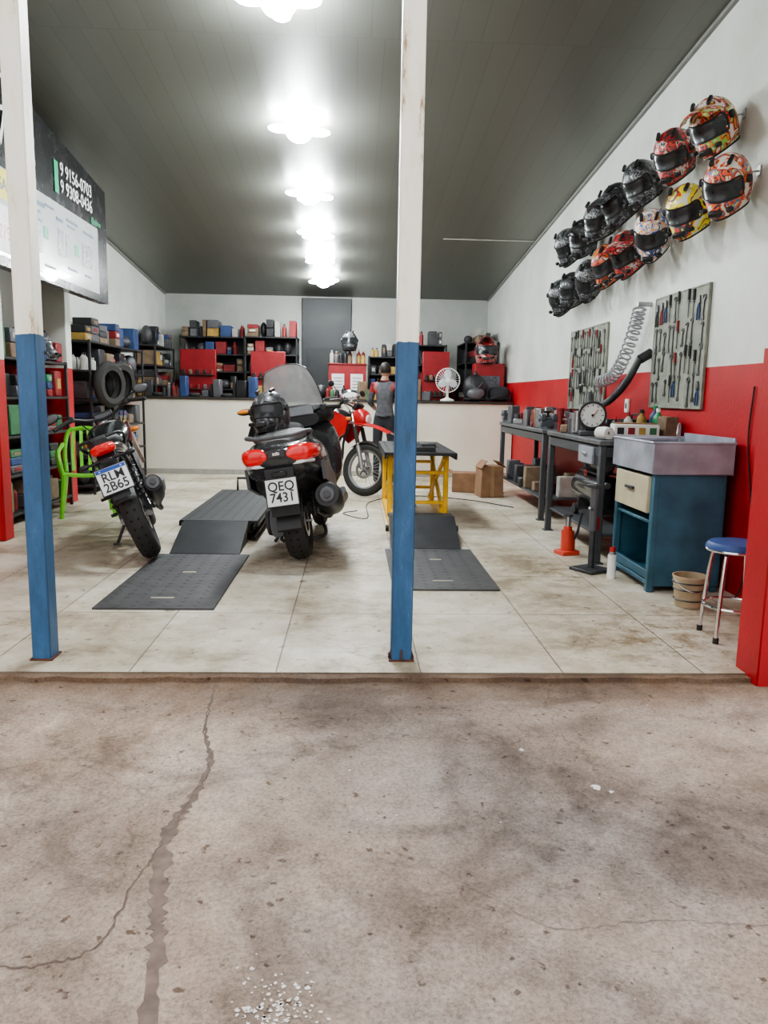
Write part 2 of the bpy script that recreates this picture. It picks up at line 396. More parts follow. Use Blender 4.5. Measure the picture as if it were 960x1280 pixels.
strip(m,[(-.53,2.05),(-.56,1.85),(-.58,1.63),(-.68,1.56),(-.9,1.55)],[.006,.004],-.023,CRK,.007)
strip(m,[(.06,2.02),(.2,1.93),(.30,1.84),(.378,1.77),(.51,1.658),(.75,1.68),(1.05,1.66)],[.0015,.002,.002],-.023,pm('hairline_dirt',(.22,.175,.145),.95),.006)
m.done()
m=MB('paint_splashes'); PW=pm('paint_white',(.66,.63,.59),.75)
def blob(x,y,r,k=14,mat=PW):
    m.add([(x+r*random.uniform(.45,1.2)*math.cos(2*math.pi*i/k),y+r*random.uniform(.45,1.2)*math.sin(2*math.pi*i/k),-.0232) for i in range(k)],[list(range(k))],mat)
for q in [(.82,2.33,.02),(.86,2.30,.01),(.63,2.6,.012),(.0,2.45,.006)]: blob(*q)
for i in range(220): blob(-.15+random.gauss(0,.05),1.39+random.gauss(0,.06),random.uniform(.001,.007),7)
for i in range(60): blob(random.uniform(-1.1,1.3),random.uniform(1.4,3.2),random.uniform(.002,.008),8,CRK)
for i in range(20): blob(random.uniform(-1.1,1.3),random.uniform(1.4,3.2),random.uniform(.002,.004),7)
m.done()

# ------------------------------------------------------------------ ceiling lamps
LED=pm('led_panel',(.93,.98,1.0),.4,emit=110,var=0)
for i,y in enumerate([5.42,7.35,9.0,10.45,11.7,13.0]):
    z=cz(y); x=-.52
    m=MB('ceiling_lamp')
    m.cyl((0,0,0),(0,0,-.03),.05,WHT); m.cyl((0,0,-.03),(0,0,-.06),.03,WHT,r2=.05); m.sph((0,0,-.10),(.12,.12,.095),LED)
    for a in (0,90,180,270):
        M=Matrix.Rotation(R(a+12*i),4,'Z')@Matrix.Translation((.17,0,-.08))@Matrix.Rotation(R(14),4,'Y')
        m.box((0,0,.004),(.18,.11,.006),WHT,M=M); m.sph(M@Vector((0,0,-.012)),(.115,.075,.03),LED,rot=(0,0,a+12*i))
    ob=m.done(TR(x,y,z))
    ld=bpy.data.lights.new('lamp_light','POINT'); ld.energy=[50,48,28,19,13,6][i]; ld.shadow_soft_size=.10; ld.color=(.88,.98,.97)
    lo=bpy.data.objects.new('lamp_light',ld); COL.objects.link(lo); lo.parent=ob; lo.location=(0,0,-.31)
m=MB('ceiling_conduit'); m.tube([(1.2,10.8,cz(10.8)-.008),(2.47,10.8,cz(10.8)-.008)],.008,MWHT,smooth=False); m.done()

# ------------------------------------------------------------------ sign board
SB=pm('sign_black',(.012,.013,.015),.25,coat=.3); SW=pm('sign_white_vinyl',(.66,.70,.70),.15,var=.05,coat=.6)
m=MB('shop_sign_board')
m.prism([(5.2,2.2),(8.8,2.2),(8.8,3.38),(5.2,3.80)],-2.83,-2.73,SB)
m.prism([(5.25,2.27),(8.5,2.27),(8.5,2.94),(5.25,2.94)],-2.73,-2.725,SW)
for y in (5.5,6.4,8.68): m.box((-2.86 if y<8 else -3.0,y,2.6),(.1 if y<8 else .4,.05,.05),DST)
YS=pm('sign_yellow',(.80,.68,.05),.4); SG=pm('sign_green',(.02,.35,.16),.4)
m.prism([(5.9,2.70),(6.62,2.70),(6.62,2.93),(5.9,2.93)],-2.725,-2.722,YS); m.prism([(5.9,2.3),(6.5,2.3),(6.5,2.66),(5.9,2.66)],-2.725,-2.722,WHT)
BLT=pm('sign_bluegrey',(.10,.15,.22),.4)
for (yy,zz,w,h) in [(6.7,2.84,.4,.035),(6.7,2.77,.3,.02),(6.72,2.7,.3,.02),(7.1,2.86,.2,.02),(7.05,2.34,.25,.02),(7.35,2.80,.16,.03),(7.6,2.84,.3,.025),(7.62,2.79,.2,.015),(7.6,2.4,.25,.02),(8.05,2.82,.3,.025),(8.05,2.4,.2,.02),(6.6,2.34,.3,.03)]:
    m.box((-2.723,yy+w/2,zz),(.004,w,h),BLT)
TP=pm('printed_tools',(.22,.23,.25),.3,var=.8,scale=28)
for (yy,zz,w,h) in [(7.45,2.60,.15,.24),(7.62,2.6,.1,.2),(8.15,2.6,.28,.22),(6.85,2.52,.3,.18)]: m.box((-2.7235,yy,zz),(.004,w,h),TP)
for (yy,zz) in [(7.1,2.62),(7.85,2.6)]: m.box((-2.7235,yy,zz),(.004,.10,.1),SG)
m.box((-2.724,7.40,3.17),(.006,.09,.28),SG)
sb=m.done()
TM=Matrix(((0,0,1,0),(1,0,0,0),(0,1,0,0),(0,0,0,1)))
def signtext(n,b,s,y,z,mat,sx=1,ls=.9): return text(n,b,s,Matrix.Translation((-2.7215,y,z))@TM,mat,sb,'LEFT',sx,ls)
signtext('lettering_phone','9 9156-0703\n9 9308-0436',.168,7.49,3.185,WHT)
signtext('lettering_name','VO C',.36,6.2,3.22,WHT,.85)
signtext('lettering_small','@motos',.08,8.3,2.99,SG)
signtext('lettering_price','R$ 279',.15,5.95,2.45,REDP)
signtext('lettering_promo','REVISAO',.13,5.95,2.81,BLT)
m=MB('round_logo_sign'); m.lathe([(.14,0),(.14,.012),(.11,.012),(.11,.008),(.001,.008)],(-2.73,6.3,3.5),(1,0,0),WHT,seg=32); m.lathe([(.105,.008),(.10,.016),(.001,.016)],(-2.73,6.3,3.5),(1,0,0),SB); o=m.done(); o.parent=sb

# ------------------------------------------------------------------ helmets
HV=pm('helmet_visor',(.02,.022,.025),.28,coat=.3); LIN=pm('helmet_lining',(.03,.03,.035),.9)
def helmet(m,M,shell,peak=True,trim=BLK):
    old=m.M; m.M=old@M
    seg=40; rows=22; vs=[]; 
    def P(a,e,s=1.0):
        ca,sa=math.cos(a),math.sin(a)
        ce=math.cos(e) if e>0 else max(.78,math.cos(e*.75))
        x=.125*ce*ca*s; y=.148*ce*sa*s; z=(.148 if e>0 else .165)*math.sin(e)*(s if e>0 else 1)
        f=max(0,sa)
        if e<0: y+=.075*f**2*min(1,-math.sin(e)*1.6); x*=1-.18*f*(-math.sin(e))
        return (x,y,z)
    e0,e1=R(-52),R(90)
    for i in range(rows+1):
        e=e0+(e1-e0)*i/rows
        for k in range(seg):
            a=2*math.pi*k/seg; vs.append(P(a,e))
    fs=[];
    for i in range(rows):
        for k in range(seg): fs.append([i*seg+k,i*seg+(k+1)%seg,(i+1)*seg+(k+1)%seg,(i+1)*seg+k])
    def mt(c):
        az=math.degrees(math.atan2(c.x,c.y)); el=math.degrees(math.atan2(c.z,math.hypot(c.x,c.y)))
        return HV if abs(az)<58 and -12<el<19 else shell
    m.add(vs,fs,mt)
    b=[P(2*math.pi*k/seg,e0) for k in range(seg)]; b2=[(x*.78,y*.78,z+.01) for x,y,z in b]; b3=[(x*.6,y*.6,z+.14) for x,y,z in b]
    m.add(b+b2+b3,[[r*seg+k,r*seg+(k+1)%seg,(r+1)*seg+(k+1)%seg,(r+1)*seg+k] for r in range(2) for k in range(seg)]+[[2*seg+k for k in range(seg)]],LIN)
    m.tube([P(2*math.pi*k/24,e0,1.01) for k in range(25)],.006,trim,seg=6,n=1)
    up=[P(R(90+a),R(20),1.01) for a in range(-60,61,30)]; lo=[P(R(90+a),R(-13),1.01) for a in range(60,-61,-30)]
    m.tube(up+lo+[up[0]],.006,trim,seg=6,n=4)
    m.box((0,.21,-.085),(.07,.03,.03),trim); 
    for s in (-1,1):
        m.box((s*.07,.185,-.075),(.035,.03,.022),trim,rot=(0,0,-s*35)); m.cyl((s*.118,.03,.02),(s*.135,.03,.02),.022,trim)
        m.box((s*.05,.06,.143),(.02,.06,.02),trim,rot=(-20,s*18,0))
    m.box((0,-.135,.07),(.09,.05,.02),trim,rot=(35,0,0))
    if peak:
        def fn(u,v):
            a=(u-.5)*2; w=.12-.035*v
            return (a*w,.085+.17*v-.03*a*a,.125+.035*v-.05*a*a-.02*v*v)
        m.surf(fn,10,6,shell,(0,0,.006))
    m.M=old
G=[graphic('graphic_orange',[(.70,.68,.62),(.80,.14,.03),(.03,.03,.035),(.85,.10,.02),(.08,.15,.30),(.55,.60,.2)],13),
   graphic('graphic_red_black',[(.05,.05,.05),(.62,.03,.03),(.03,.03,.03),(.65,.06,.04),(.55,.53,.50),(.02,.02,.02)],13),
   graphic('graphic_grey_black',[(.02,.02,.02),(.12,.13,.14),(.03,.03,.03),(.30,.31,.33),(.02,.02,.02),(.15,.15,.17)],14),
   graphic('graphic_yellow',[(.7,.7,.65),(.78,.70,.04),(.85,.78,.05),(.65,.06,.04),(.06,.06,.07),(.7,.66,.2)],9),
   graphic('graphic_blue_white',[(.75,.75,.73),(.75,.25,.04),(.55,.57,.60),(.04,.10,.42),(.06,.06,.08),(.7,.7,.68)],12),
   graphic('graphic_black',[(.02,.02,.022),(.03,.03,.033),(.07,.07,.075),(.02,.02,.02),(.2,.2,.22),(.015,.015,.015)],12),
   graphic('graphic_orange_red',[(.6,.3,.05),(.6,.04,.03),(.03,.03,.035),(.7,.10,.02),(.03,.03,.03),(.65,.6,.5)],11),
   graphic('graphic_green_red',[(.75,.72,.66),(.70,.05,.03),(.04,.04,.05),(.85,.22,.03),(.25,.55,.12),(.8,.75,.6)],12)]
HL=[(5.14,3.02,7,1),(5.75,3.03,1,0),(6.38,3.0,2,0),(6.9,2.96,5,1),(7.4,2.94,2,0),(7.92,2.88,5,1),(8.45,2.90,2,0),
    (4.88,2.60,0,0),(5.44,2.57,3,0),(6.07,2.55,4,0),(6.6,2.5,1,1),(7.08,2.48,6,0),(7.65,2.44,2,0),(8.2,2.41,5,0),(8.65,2.4,2,0)]
for (y,z,g,pk) in HL:
    m=MB('motorcycle_helmet')
    rz=random.uniform(115,150)
    helmet(m,TR(-.20,0,0,rz)@Matrix.Rotation(R(random.uniform(-46,-30)),4,'X')@Matrix.Rotation(R(random.uniform(-12,12)),4,'Y')@Matrix.Scale(1.12,4),G[g],bool(pk))
    m.tube([(0,0,.07),(-.05,0,.06),(-.10,0,.02),(-.13,0,.05)],.006,STL,seg=6); m.box((-.005,0,.07),(.008,.04,.06),STL)
    m.done(TR(2.499,y,z))

# ------------------------------------------------------------------ wheels / bikes
def wheel(m,c,rad,tw,style,rimm=BLKG,disc=1):
    c=Vector(c); h=tw/2; th=rad*.27
    pr=[(rad-th,-h*.62)]
    for i in range(9):
        a=math.pi*i/8; pr.append((rad-th*.62+th*.62*math.sin(a),-h*math.cos(a)))
    pr.append((rad-th,h*.62)); pr.append((rad-th-.005,0))
    m.lathe(pr,c,(1,0,0),RUB,seg=48,closed=True)
    for i in range(30):
        a=2*math.pi*i/30
        for s in (-1,1):
            M=Matrix.Translation(c)@Matrix.Rotation(a,4,'X')@Matrix.Translation((s*h*.45,0,rad-.006-th*.08))@Matrix.Rotation(R(s*38),4,'Y')@Matrix.Rotation(R(s*30),4,'Z')
            m.box((0,0,0),(h*.5,.014,.01),pm('tread_groove',(.006,.006,.006),.9),M=M,b=.001)
    ri=rad-th
    m.lathe([(ri,-h*.62),(ri+.012,-h*.66),(ri-.015,-h*.5),(ri-.03,0),(ri-.015,h*.5),(ri+.012,h*.66),(ri,h*.62)],c,(1,0,0),rimm,seg=40,closed=True)
    m.cyl(c-Vector((h*.75,0,0)),c+Vector((h*.75,0,0)),.04,ALU); m.cyl(c-Vector((h+.04,0,0)),c+Vector((h+.04,0,0)),.012,STL,seg=10)
    if style=='alloy':
        for i in range(5):
            a=2*math.pi*i/5
            M=Matrix.Translation(c)@Matrix.Rotation(a,4,'X')
            for s in (-1,1): m.box((0,s*.016,(.03+ri-.02)/2),(.03,.016,ri-.04),rimm,M=M@Matrix.Rotation(R(s*6),4,'X'))
    else:
        for i in range(28):
            a=2*math.pi*i/28; b=a+R(22 if i%2 else -22); s=(-1 if i%4<2 else 1)
            m.cyl(c+Vector((s*.03,.035*math.cos(b),.035*math.sin(b))),c+Vector((0,(ri-.02)*math.cos(a),(ri-.02)*math.sin(a))),.0022,STL,seg=5)
    if disc:
        s=1
        m.lathe([(.12,s*(h*.75+.012)),(.12,s*(h*.75+.016)),(.085,s*(h*.75+.016)),(.085,s*(h*.75+.012))],c,(1,0,0),STL,closed=True)
        for i in range(5):
            M=Matrix.Translation(c)@Matrix.Rotation(2*math.pi*i/5,4,'X'); m.box((s*(h*.75+.01),0,.06),(.006,.015,.06),DST,M=M)
def fender(m,c,rad,a0,a1,w,mat,n=18,th=.004):
    def fn(u,v):
        a=R(a0+(a1-a0)*u); t=(v-.5)*2
        rr=rad-.03*t*t
        return (t*w/2,c[1]+rr*math.cos(a),c[2]+rr*math.sin(a))
    m.surf(fn,n,6,mat,(0,0,th))
def spring(m,p0,p1,r,turns,mat,wr=.006):
    p0=Vector(p0);p1=Vector(p1);d=(p1-p0);u=d.orthogonal().normalized();v=d.normalized().cross(u)
    N=turns*10
    m.tube([p0+d*i/N+(u*math.cos(2*math.pi*i/10)+v*math.sin(2*math.pi*i/10))*r for i in range(N+1)],wr,mat,seg=6,smooth=False)
def plate(m,M,w=.2,h=.17,blue=True):
    m.box((0,0,0),(w,.004,h),PLT,M=M,b=.001); m.box((0,.006,0),(w+.015,.008,h+.015),BLK,M=M)
    if blue: m.box((0,-.003,h/2-.014),(w-.006,.002,.024),BLUP,M=M,b=.0005)
    for s in (-1,1): m.cyl(M@Vector((s*.07,-.006,h/2-.014)),M@Vector((s*.07,.0,h/2-.014)),.005,STL,seg=8)
def bike(name,Mw,lean,trail=False,body=BLKG,accent=REDP,ptxt=None):
    m=MB(name)
    fr=.335 if trail else .30; rr=.315 if trail else .315; wb=1.38 if trail else 1.36; up=.08 if trail else 0
    rimm=ALU if trail else BLKG; st='spoke' if trail else 'alloy'
    wheel(m,(0,0,rr),rr,.14 if not trail else .11,st,rimm); wheel(m,(0,wb,fr),fr,.10 if not trail else .085,st,rimm)
    for s in (-1,1):
        m.tube([(s*.095,-.03,rr),(s*.095,.25,rr+.02),(s*.07,.5,.40+up)],.02,DST if trail else ALU,seg=8,flat=1.3)
        m.tube([(s*.09,wb,fr),(s*.09,wb-.09,fr+.28)],.029,BLKG if not trail else ALU,smooth=False,seg=12)
        m.tube([(s*.09,wb-.09,fr+.28),(s*.09,wb-.24,.98+up)],.019,CHR,smooth=False,seg=12)
        if trail: m.tube([(s*.09,wb-.10,fr+.32),(s*.09,wb-.17,fr+.52)],.027,RUB,smooth=False,seg=12)
        m.tube([(0,1.1,.90+up),(s*.1,.9,.82+up),(s*.13,.62,.72+up),(s*.12,.48,.42+up)],.02,DST)
        m.tube([(s*.1,.55,.72+up),(s*.1,.2,.77+up),(s*.08,-.15,.83+up)],.014,DST)
        m.tube([(s*.1,.44,.5+up),(s*.1,.15,.66+up),(s*.09,-.08,.79+up)],.012,DST)
        m.tube([(0,1.1,.88+up),(s*.05,.98,.6+up),(s*.1,.92,.32+up),(s*.11,.6,.26+up),(s*.1,.48,.36+up)],.016,DST)
    for z in (.82,.95): m.box((0,wb-.2-(z-.82)*.3,z+up),(.24,.06,.03),ALU)
    m.loft([(.46,0,.38+up,.09,.08,3),(.56,0,.38+up,.13,.12,3.2),(.72,0,.36+up,.14,.12,3.2),(.86,0,.36+up,.10,.08,3)],ALU)
    m.cyl((.13,.66,.37+up),(.175,.66,.37+up),.095,DST,r2=.085); m.cyl((-.13,.74,.36+up),(-.17,.74,.36+up),.08,ALU,r2=.07); m.cyl((-.12,.54,.40+up),(-.16,.54,.40+up),.06,BLK)
    for i in range(8):
        z=.47+up+i*.026; m.box((0,.74+.25*(z-.47-up),z),(.19,.18,.010),ALU if i<6 else DST,rot=(-12,0,0),b=.002)
    m.box((0,.77,.57+up),(.13,.13,.2),DST,rot=(-12,0,0)); m.box((0,.79,.69+up),(.15,.15,.05),ALU,rot=(-12,0,0))
    m.box((0,.56,.58+up),(.1,.14,.1),BLK)
    m.loft([(.50,0,.82+up,.07,.04,2.4),(.58,0,.84+up,.13,.08,2.4),(.75,0,.88+up,.165,.115,2.5),(.93,0,.89+up,.15,.11,2.4),(1.07,0,.88+up,.07,.06,2.2)],body)
    m.cyl((0,.86,.985+up),(0,.86,1.01+up),.035,CHR)
    for s in (-1,1):
        m.prism([(.62,.80+up),(.95,.95+up),(1.16,.86+up),(1.12,.68+up),(.98,.58+up),(.80,.72+up)],s*.15,s*.175,accent)
        m.prism([(.30,.74+up),(.60,.80+up),(.62,.68+up),(.45,.52+up),(.34,.58+up)],s*.115,s*.135,body)
    m.loft([(-.24,0,.905+up,.05,.025,2.5),(-.14,0,.90+up,.10,.045,2.6),(.08,0,.875+up,.115,.05,2.6),(.22,0,.83+up,.125,.055,2.6),(.4,0,.81+up,.12,.055,2.5),(.56,0,.84+up,.07,.045,2.4)],SEAT)
    m.loft([(-.36,0,.865+up,.035,.02,2.5),(-.28,0,.855+up,.085,.04,2.6),(-.1,0,.83+up,.12,.055,2.8),(.15,0,.79+up,.125,.06,2.8),(.4,0,.74+up,.11,.06,2.6)],accent if trail else body)
    m.loft([(-.39,0,.868+up,.03,.018,2.5),(-.36,0,.862+up,.075,.034,2.8),(-.31,0,.86+up,.085,.04,2.8)],REDL)
    for s in (-1,1):
        m.tube([(s*.12,.12,.83+up),(s*.15,-.05,.89+up),(s*.13,-.22,.93+up),(s*.05,-.27,.935+up)],.011,BLK if not trail else DST)
    m.prism([(-.10,.80+up),(-.30,.84+up),(-.40,.74+up),(-.45,.53+up),(-.43,.53+up),(-.36,.70+up),(-.26,.78+up),(-.1,.74+up)],-.06,.06,BLK)
    PMx=Matrix.Translation((0,-.46,.665+up))@Matrix.Rotation(R(-14),4,'X')
    plate(m,PMx,.20,.17)
    m.box((0,-.425,.79+up),(.08,.05,.025),BLK); 
    for s in (-1,1):
        m.cyl((s*.05,-.36,.79+up),(s*.13,-.37,.79+up),.009,BLK,seg=8); m.sph((s*.155,-.375,.79+up),(.036,.026,.018),ORL if trail else BLK)
        m.cyl((s*.09,wb-.2,.86+up),(s*.17,wb-.2,.86+up),.009,BLK,seg=8); m.sph((s*.195,wb-.2,.86+up),(.04,.03,.022),ORL)
    fender(m,(0,0,rr),rr+.03,70,150,.15,BLK)
    if trail:
        def fn(u,v):
            t=(v-.5)*2; w=.12-.05*abs(u-.35)
            return (t*w,wb-.30+.62*u,.83+up+.02*math.sin(u*3)-.10*u*u-.035*t*t)
        m.surf(fn,14,6,accent,(0,0,.006))
        fender(m,(0,wb,fr),fr+.02,60,130,.10,BLK)
    else: fender(m,(0,wb,fr),fr+.025,20,150,.13,body)
    m.loft([(wb-.20,0,.90+up,.10,.10,2.6),(wb-.13,0,.90+up,.11,.11,2.6),(wb-.06,0,.89+up,.09,.09,2.4),(wb-.03,0,.885+up,.06,.06,2.2)],accent if trail else body)
    m.loft([(wb-.05,0,.885+up,.075,.07,2.4),(wb-.015,0,.88+up,.05,.045,2.2)],LENS)
    m.box((0,wb-.20,1.03+up),(.16,.05,.10),BLK,rot=(-35,0,0)); m.box((0,wb-.228,1.035+up),(.13,.01,.075),GRY,rot=(-35,0,0))
    hb=[(-.37,.93,1.07+up),(-.24,.99,1.10+up),(-.12,1.09,1.05+up),(0,1.11,1.03+up),(.12,1.09,1.05+up),(.24,.99,1.10+up),(.37,.93,1.07+up)]
    m.tube(hb,.012,DST)
    if trail: m.tube([(-.16,1.06,1.08+up),(.16,1.06,1.08+up)],.01,REDP,smooth=False)
    for s in (-1,1):
        m.cyl((s*.25,.985,1.098+up),(s*.38,.925,1.068+up),.018,RUB,seg=12); m.box((s*.23,1.0,1.10+up),(.05,.045,.045),BLK)
        m.tube([(s*.22,1.04,1.10+up),(s*.28,1.06,1.09+up),(s*.38,1.0,1.06+up)],.006,ALU,seg=6)
        mz=0 if trail else -.10
        m.tube([(s*.20,1.02,1.11+up),(s*.25,1.01,1.18+up+mz*.5),(s*.33,.99,1.25+up+mz)],.006,BLK,seg=6)
        m.sph((s*.37,.99,1.26+up+mz),(.065,.018,.04),BLK,rot=(0,s*8,0)); m.sph((s*.37,.978,1.26+up+mz),(.056,.009,.033),MIR if trail else GRY,rot=(0,s*8,0))
        m.tube([(s*.1,wb-.22,.9+up),(s*.16,wb-.25,1.0+up),(s*.2,1.02,1.09+up)],.005,BLK,seg=5)
        m.cyl((s*.1,.45,.33+up),(s*.2,.43,.33+up),.013,RUB,seg=10)
        m.cyl((s*.1,.15,.50+up),(s*.19,.13,.50+up),.011,RUB,seg=10); m.tube([(s*.1,.15,.50+up),(s*.1,.28,.64+up)],.01,ALU,smooth=False)
        m.cyl((s*.105,.02,rr),(s*.09,.2,.78+up),.014,DST,seg=10)
        spring(m,(s*.105,.06,rr+.1),(s*.095,.18,.70+up),.026,7,REDP if trail else DST)
    m.tube([(.04,.90,.62+up),(.07,1.0,.46+up),(.10,.94,.27+up),(.15,.72,.22+up),(.16,.45,.26+up),(.165,.22,.35+up)],.022,DST if not trail else STL,seg=12)
    m.tube([(.17,.28,.33+up),(.185,.15,.40+up),(.20,-.18,.51+up),(.205,-.24,.53+up)],[.03,.062,.070,.058],BLK,seg=20,smooth=False)
    m.tube([(.24,.16,.41+up),(.262,-.14,.52+up)],.035,ALU,seg=10,smooth=False,flat=.5)
    m.cyl((.205,-.24,.53+up),(.208,-.265,.538+up),.045,GRY); m.cyl((.208,-.265,.538+up),(.21,-.28,.543+up),.02,DST)
    m.lathe([(.09,-.09),(.09,-.085),(.05,-.085),(.05,-.09)],(0,0,rr),(1,0,0),DST,closed=True)
    m.tube([(-.088,0,rr+.09),(-.088,.5,.44+up)],.008,DST,smooth=False,seg=6); m.tube([(-.088,0,rr-.09),(-.088,.5,.35+up)],.008,DST,smooth=False,seg=6)
    m.box((-.105,.18,rr+.11),(.02,.38,.05),BLK,rot=(4,0,0))
    t=math.tan(R(lean)); m.tube([(-.1,.52,.28+up),(-.18,.50,.18+up/2),(-.25,.48,.25*t+.008)],.012,DST); m.box((-.25,.48,.25*t+.008),(.06,.05,.01),DST,rot=(0,lean,0))
    ob=m.done(Mw)
    if ptxt: text('plate_lettering',ptxt,.084,PMx@Matrix.Translation((0,-.0035,-.012))@Matrix.Rotation(R(90),4,'X'),BLK,ob,sx=.95,ls=.8)
    return ob
bike('motorcycle',TR(-1.50,5.72,.018,15,-21)@Matrix.Scale(1.04,4),21,body=BLKG,accent=pm('dark_red_paint',(.12,.01,.012),.25,coat=.5),ptxt='RLM\n2B65')
hd=Vector((.84,-.54)); rzz=math.degrees(math.atan2(-hd.x,hd.y))
bike('trail_motorcycle',TR(.13-1.38*.84,9.42+1.38*.54,.008,rzz,-9),9,trail=True,body=BLKG,accent=REDP)

def scooter(Mw,lean):
    m=MB('maxi_scooter'); GB=pm('scooter_dark_grey',(.035,.036,.04),.25,coat=.6); GS=pm('scooter_seat_grey',(.10,.10,.10),.6,bump=.1,scale=60)
    wheel(m,(0,0,.285),.285,.16,'alloy',DST); wheel(m,(0,1.55,.28),.28,.12,'alloy',DST)
    m.loft([(-.46,0,.82,.10,.05,2.6),(-.40,0,.80,.20,.10,2.8),(-.25,0,.77,.265,.16,2.9),(0,0,.74,.29,.20,3),(.3,0,.66,.29,.22,3),(.6,0,.56,.26,.22,3),(.85,0,.45,.22,.16,3)],GB)
    m.loft([(-.34,0,.68,.16,.06,2.8),(-.2,0,.64,.23,.09,2.8),(.1,0,.58,.26,.14,3),(.5,0,.46,.26,.16,3),(.9,0,.36,.24,.10,3),(1.2,0,.34,.18,.08,3)],BLK)
    m.loft([(-.36,0,.90,.09,.03,2.5),(-.26,0,.925,.165,.055,2.7),(-.05,0,.93,.19,.065,2.8),(.16,0,.91,.195,.07,2.8),(.24,0,.86,.195,.08,2.8),(.45,0,.80,.19,.07,2.8),(.68,0,.80,.15,.06,2.6),(.80,0,.82,.09,.04,2.4)],GS)
    m.loft([(.14,0,.90,.13,.05,2.4),(.20,0,.96,.14,.075,2.4),(.26,0,.93,.12,.06,2.4)],SEAT)
    for s in (-1,1):
        m.loft([(-.465,s*.09,.83,.02,.02,2.2),(-.44,s*.14,.83,.08,.055,2.4),(-.38,s*.19,.83,.07,.06,2.5),(-.27,s*.255,.82,.022,.045,2.5),(-.18,s*.268,.82,.012,.02,2.2)],REDL)
        m.loft([(-.44,s*.13,.765,.06,.012,2.5),(-.36,s*.20,.76,.05,.016,2.5)],LENS)
        m.tube([(s*.18,-.05,.93),(s*.225,-.15,.96),(s*.21,-.34,.965),(s*.12,-.42,.955),(0,-.44,.955)],.015,GRY,seg=10)
        m.prism([(-.2,.60),(.2,.50),(.55,.46),(.55,.56),(.1,.70),(-.2,.74)],s*.268,s*.292,GRY)
    m.box((0,-.468,.84),(.12,.02,.05),GB); m.box((0,-.482,.84),(.05,.006,.02),CHR)
    m.prism([(-.40,.74),(-.30,.60),(-.36,.42),(-.44,.40),(-.47,.66),(-.46,.74)],-.10,.10,BLK)
    fender(m,(0,0,.285),.32,60,165,.19,BLK)
    PMx=Matrix.Translation((0,-.485,.575))@Matrix.Rotation(R(-8),4,'X'); plate(m,PMx,.215,.185,False)
    m.box((0,-.47,.70),(.10,.04,.035),BLK)
    m.prism([(-.36,.42),(-.42,.30),(-.38,.28),(-.28,.42)],-.085,.085,BLK)
    m.loft([(-.1,-.14,.30,.05,.10,2.8),(.1,-.16,.32,.06,.12,2.8),(.45,-.16,.36,.06,.11,2.8),(.6,-.12,.38,.05,.08,2.5)],GRY)
    m.cyl((-.20,.02,.30),(-.225,.02,.30),.10,DST,r2=.09)
    m.loft([(.2,0,.40,.16,.10,2.8),(.5,0,.38,.18,.12,2.8),(.75,0,.36,.14,.08,2.8)],DST)
    for s in (-1,1):
        m.cyl((s*.15,-.05,.32),(s*.16,.0,.66),.016,DST,seg=10); spring(m,(s*.15,-.04,.38),(s*.16,0,.64),.03,8,DST)
    m.tube([(.10,.6,.28),(.2,.45,.24),(.25,.28,.32)],.028,STL,seg=12)
    m.tube([(.25,.40,.31),(.265,.26,.36),(.285,-.20,.47),(.288,-.30,.495)],[.06,.095,.105,.085],BLK,seg=24,smooth=False)
    m.tube([(.352,.2,.38),(.372,-.2,.48)],.06,GRY,seg=12,smooth=False,flat=.5)
    m.cyl((.288,-.30,.495),(.29,-.32,.50),.06,GRY,r2=.05); m.cyl((.29,-.32,.50),(.292,-.36,.508),.026,DST)
    m.loft([(.7,0,.42,.15,.16,2.6),(.95,0,.46,.12,.14,2.4),(1.15,0,.52,.13,.16,2.5)],GB)
    for s in (-1,1): m.box((s*.2,.98,.315),(.16,.5,.04),BLK,rot=(3,0,0))
    m.loft([(1.08,0,.64,.26,.30,2.8),(1.18,0,.70,.32,.34,2.8),(1.35,0,.74,.29,.30,2.6),(1.55,0,.76,.20,.20,2.4),(1.70,0,.72,.10,.10,2.2),(1.76,0,.70,.03,.03,2)],GB)
    for s in (-1,1): m.loft([(1.52,s*.12,.80,.06,.05,2.2),(1.66,s*.09,.77,.06,.045,2.2),(1.72,s*.07,.75,.03,.02,2)],LENS)
    m.loft([(1.0,0,1.02,.18,.06,2.5),(1.12,0,1.06,.28,.10,2.5),(1.28,0,1.04,.30,.10,2.5)],BLK)
    m.box((0,1.03,1.10),(.28,.02,.10),GRY,rot=(-40,0,0))
    fender(m,(0,1.55,.28),.305,15,165,.17,GB)
    for s in (-1,1): m.tube([(s*.085,1.55,.28),(s*.085,1.38,.75)],.024,ALU,smooth=False,seg=12)
    WS=pm('windshield_acrylic',(.80,.82,.82),.2,alpha=.55,coat=1,var=.2,scale=4)
    def fn(u,v):
        a=(u-.5)*2; w=.255*(1-.30*v**3)
        return (a*w-.03,1.36-.32*v-.16*a*a,1.08+.44*v*(1-.14*a*a))
    m.surf(fn,18,12,WS,(0,.006,0))
    m.tube([fn(0,0),fn(.2,0),fn(.5,0),fn(.8,0),fn(1,0)],.014,BLK)
    m.tube([fn(0,v/8) for v in range(9)]+[fn(u/8,1) for u in range(1,9)]+[fn(1,1-v/8) for v in range(1,9)],.005,GRY,seg=6,n=2)
    m.tube([(-.38,.88,1.10),(-.25,.95,1.11),(-.1,1.05,1.08),(.1,1.05,1.08),(.25,.95,1.11),(.38,.88,1.10)],.014,BLK)
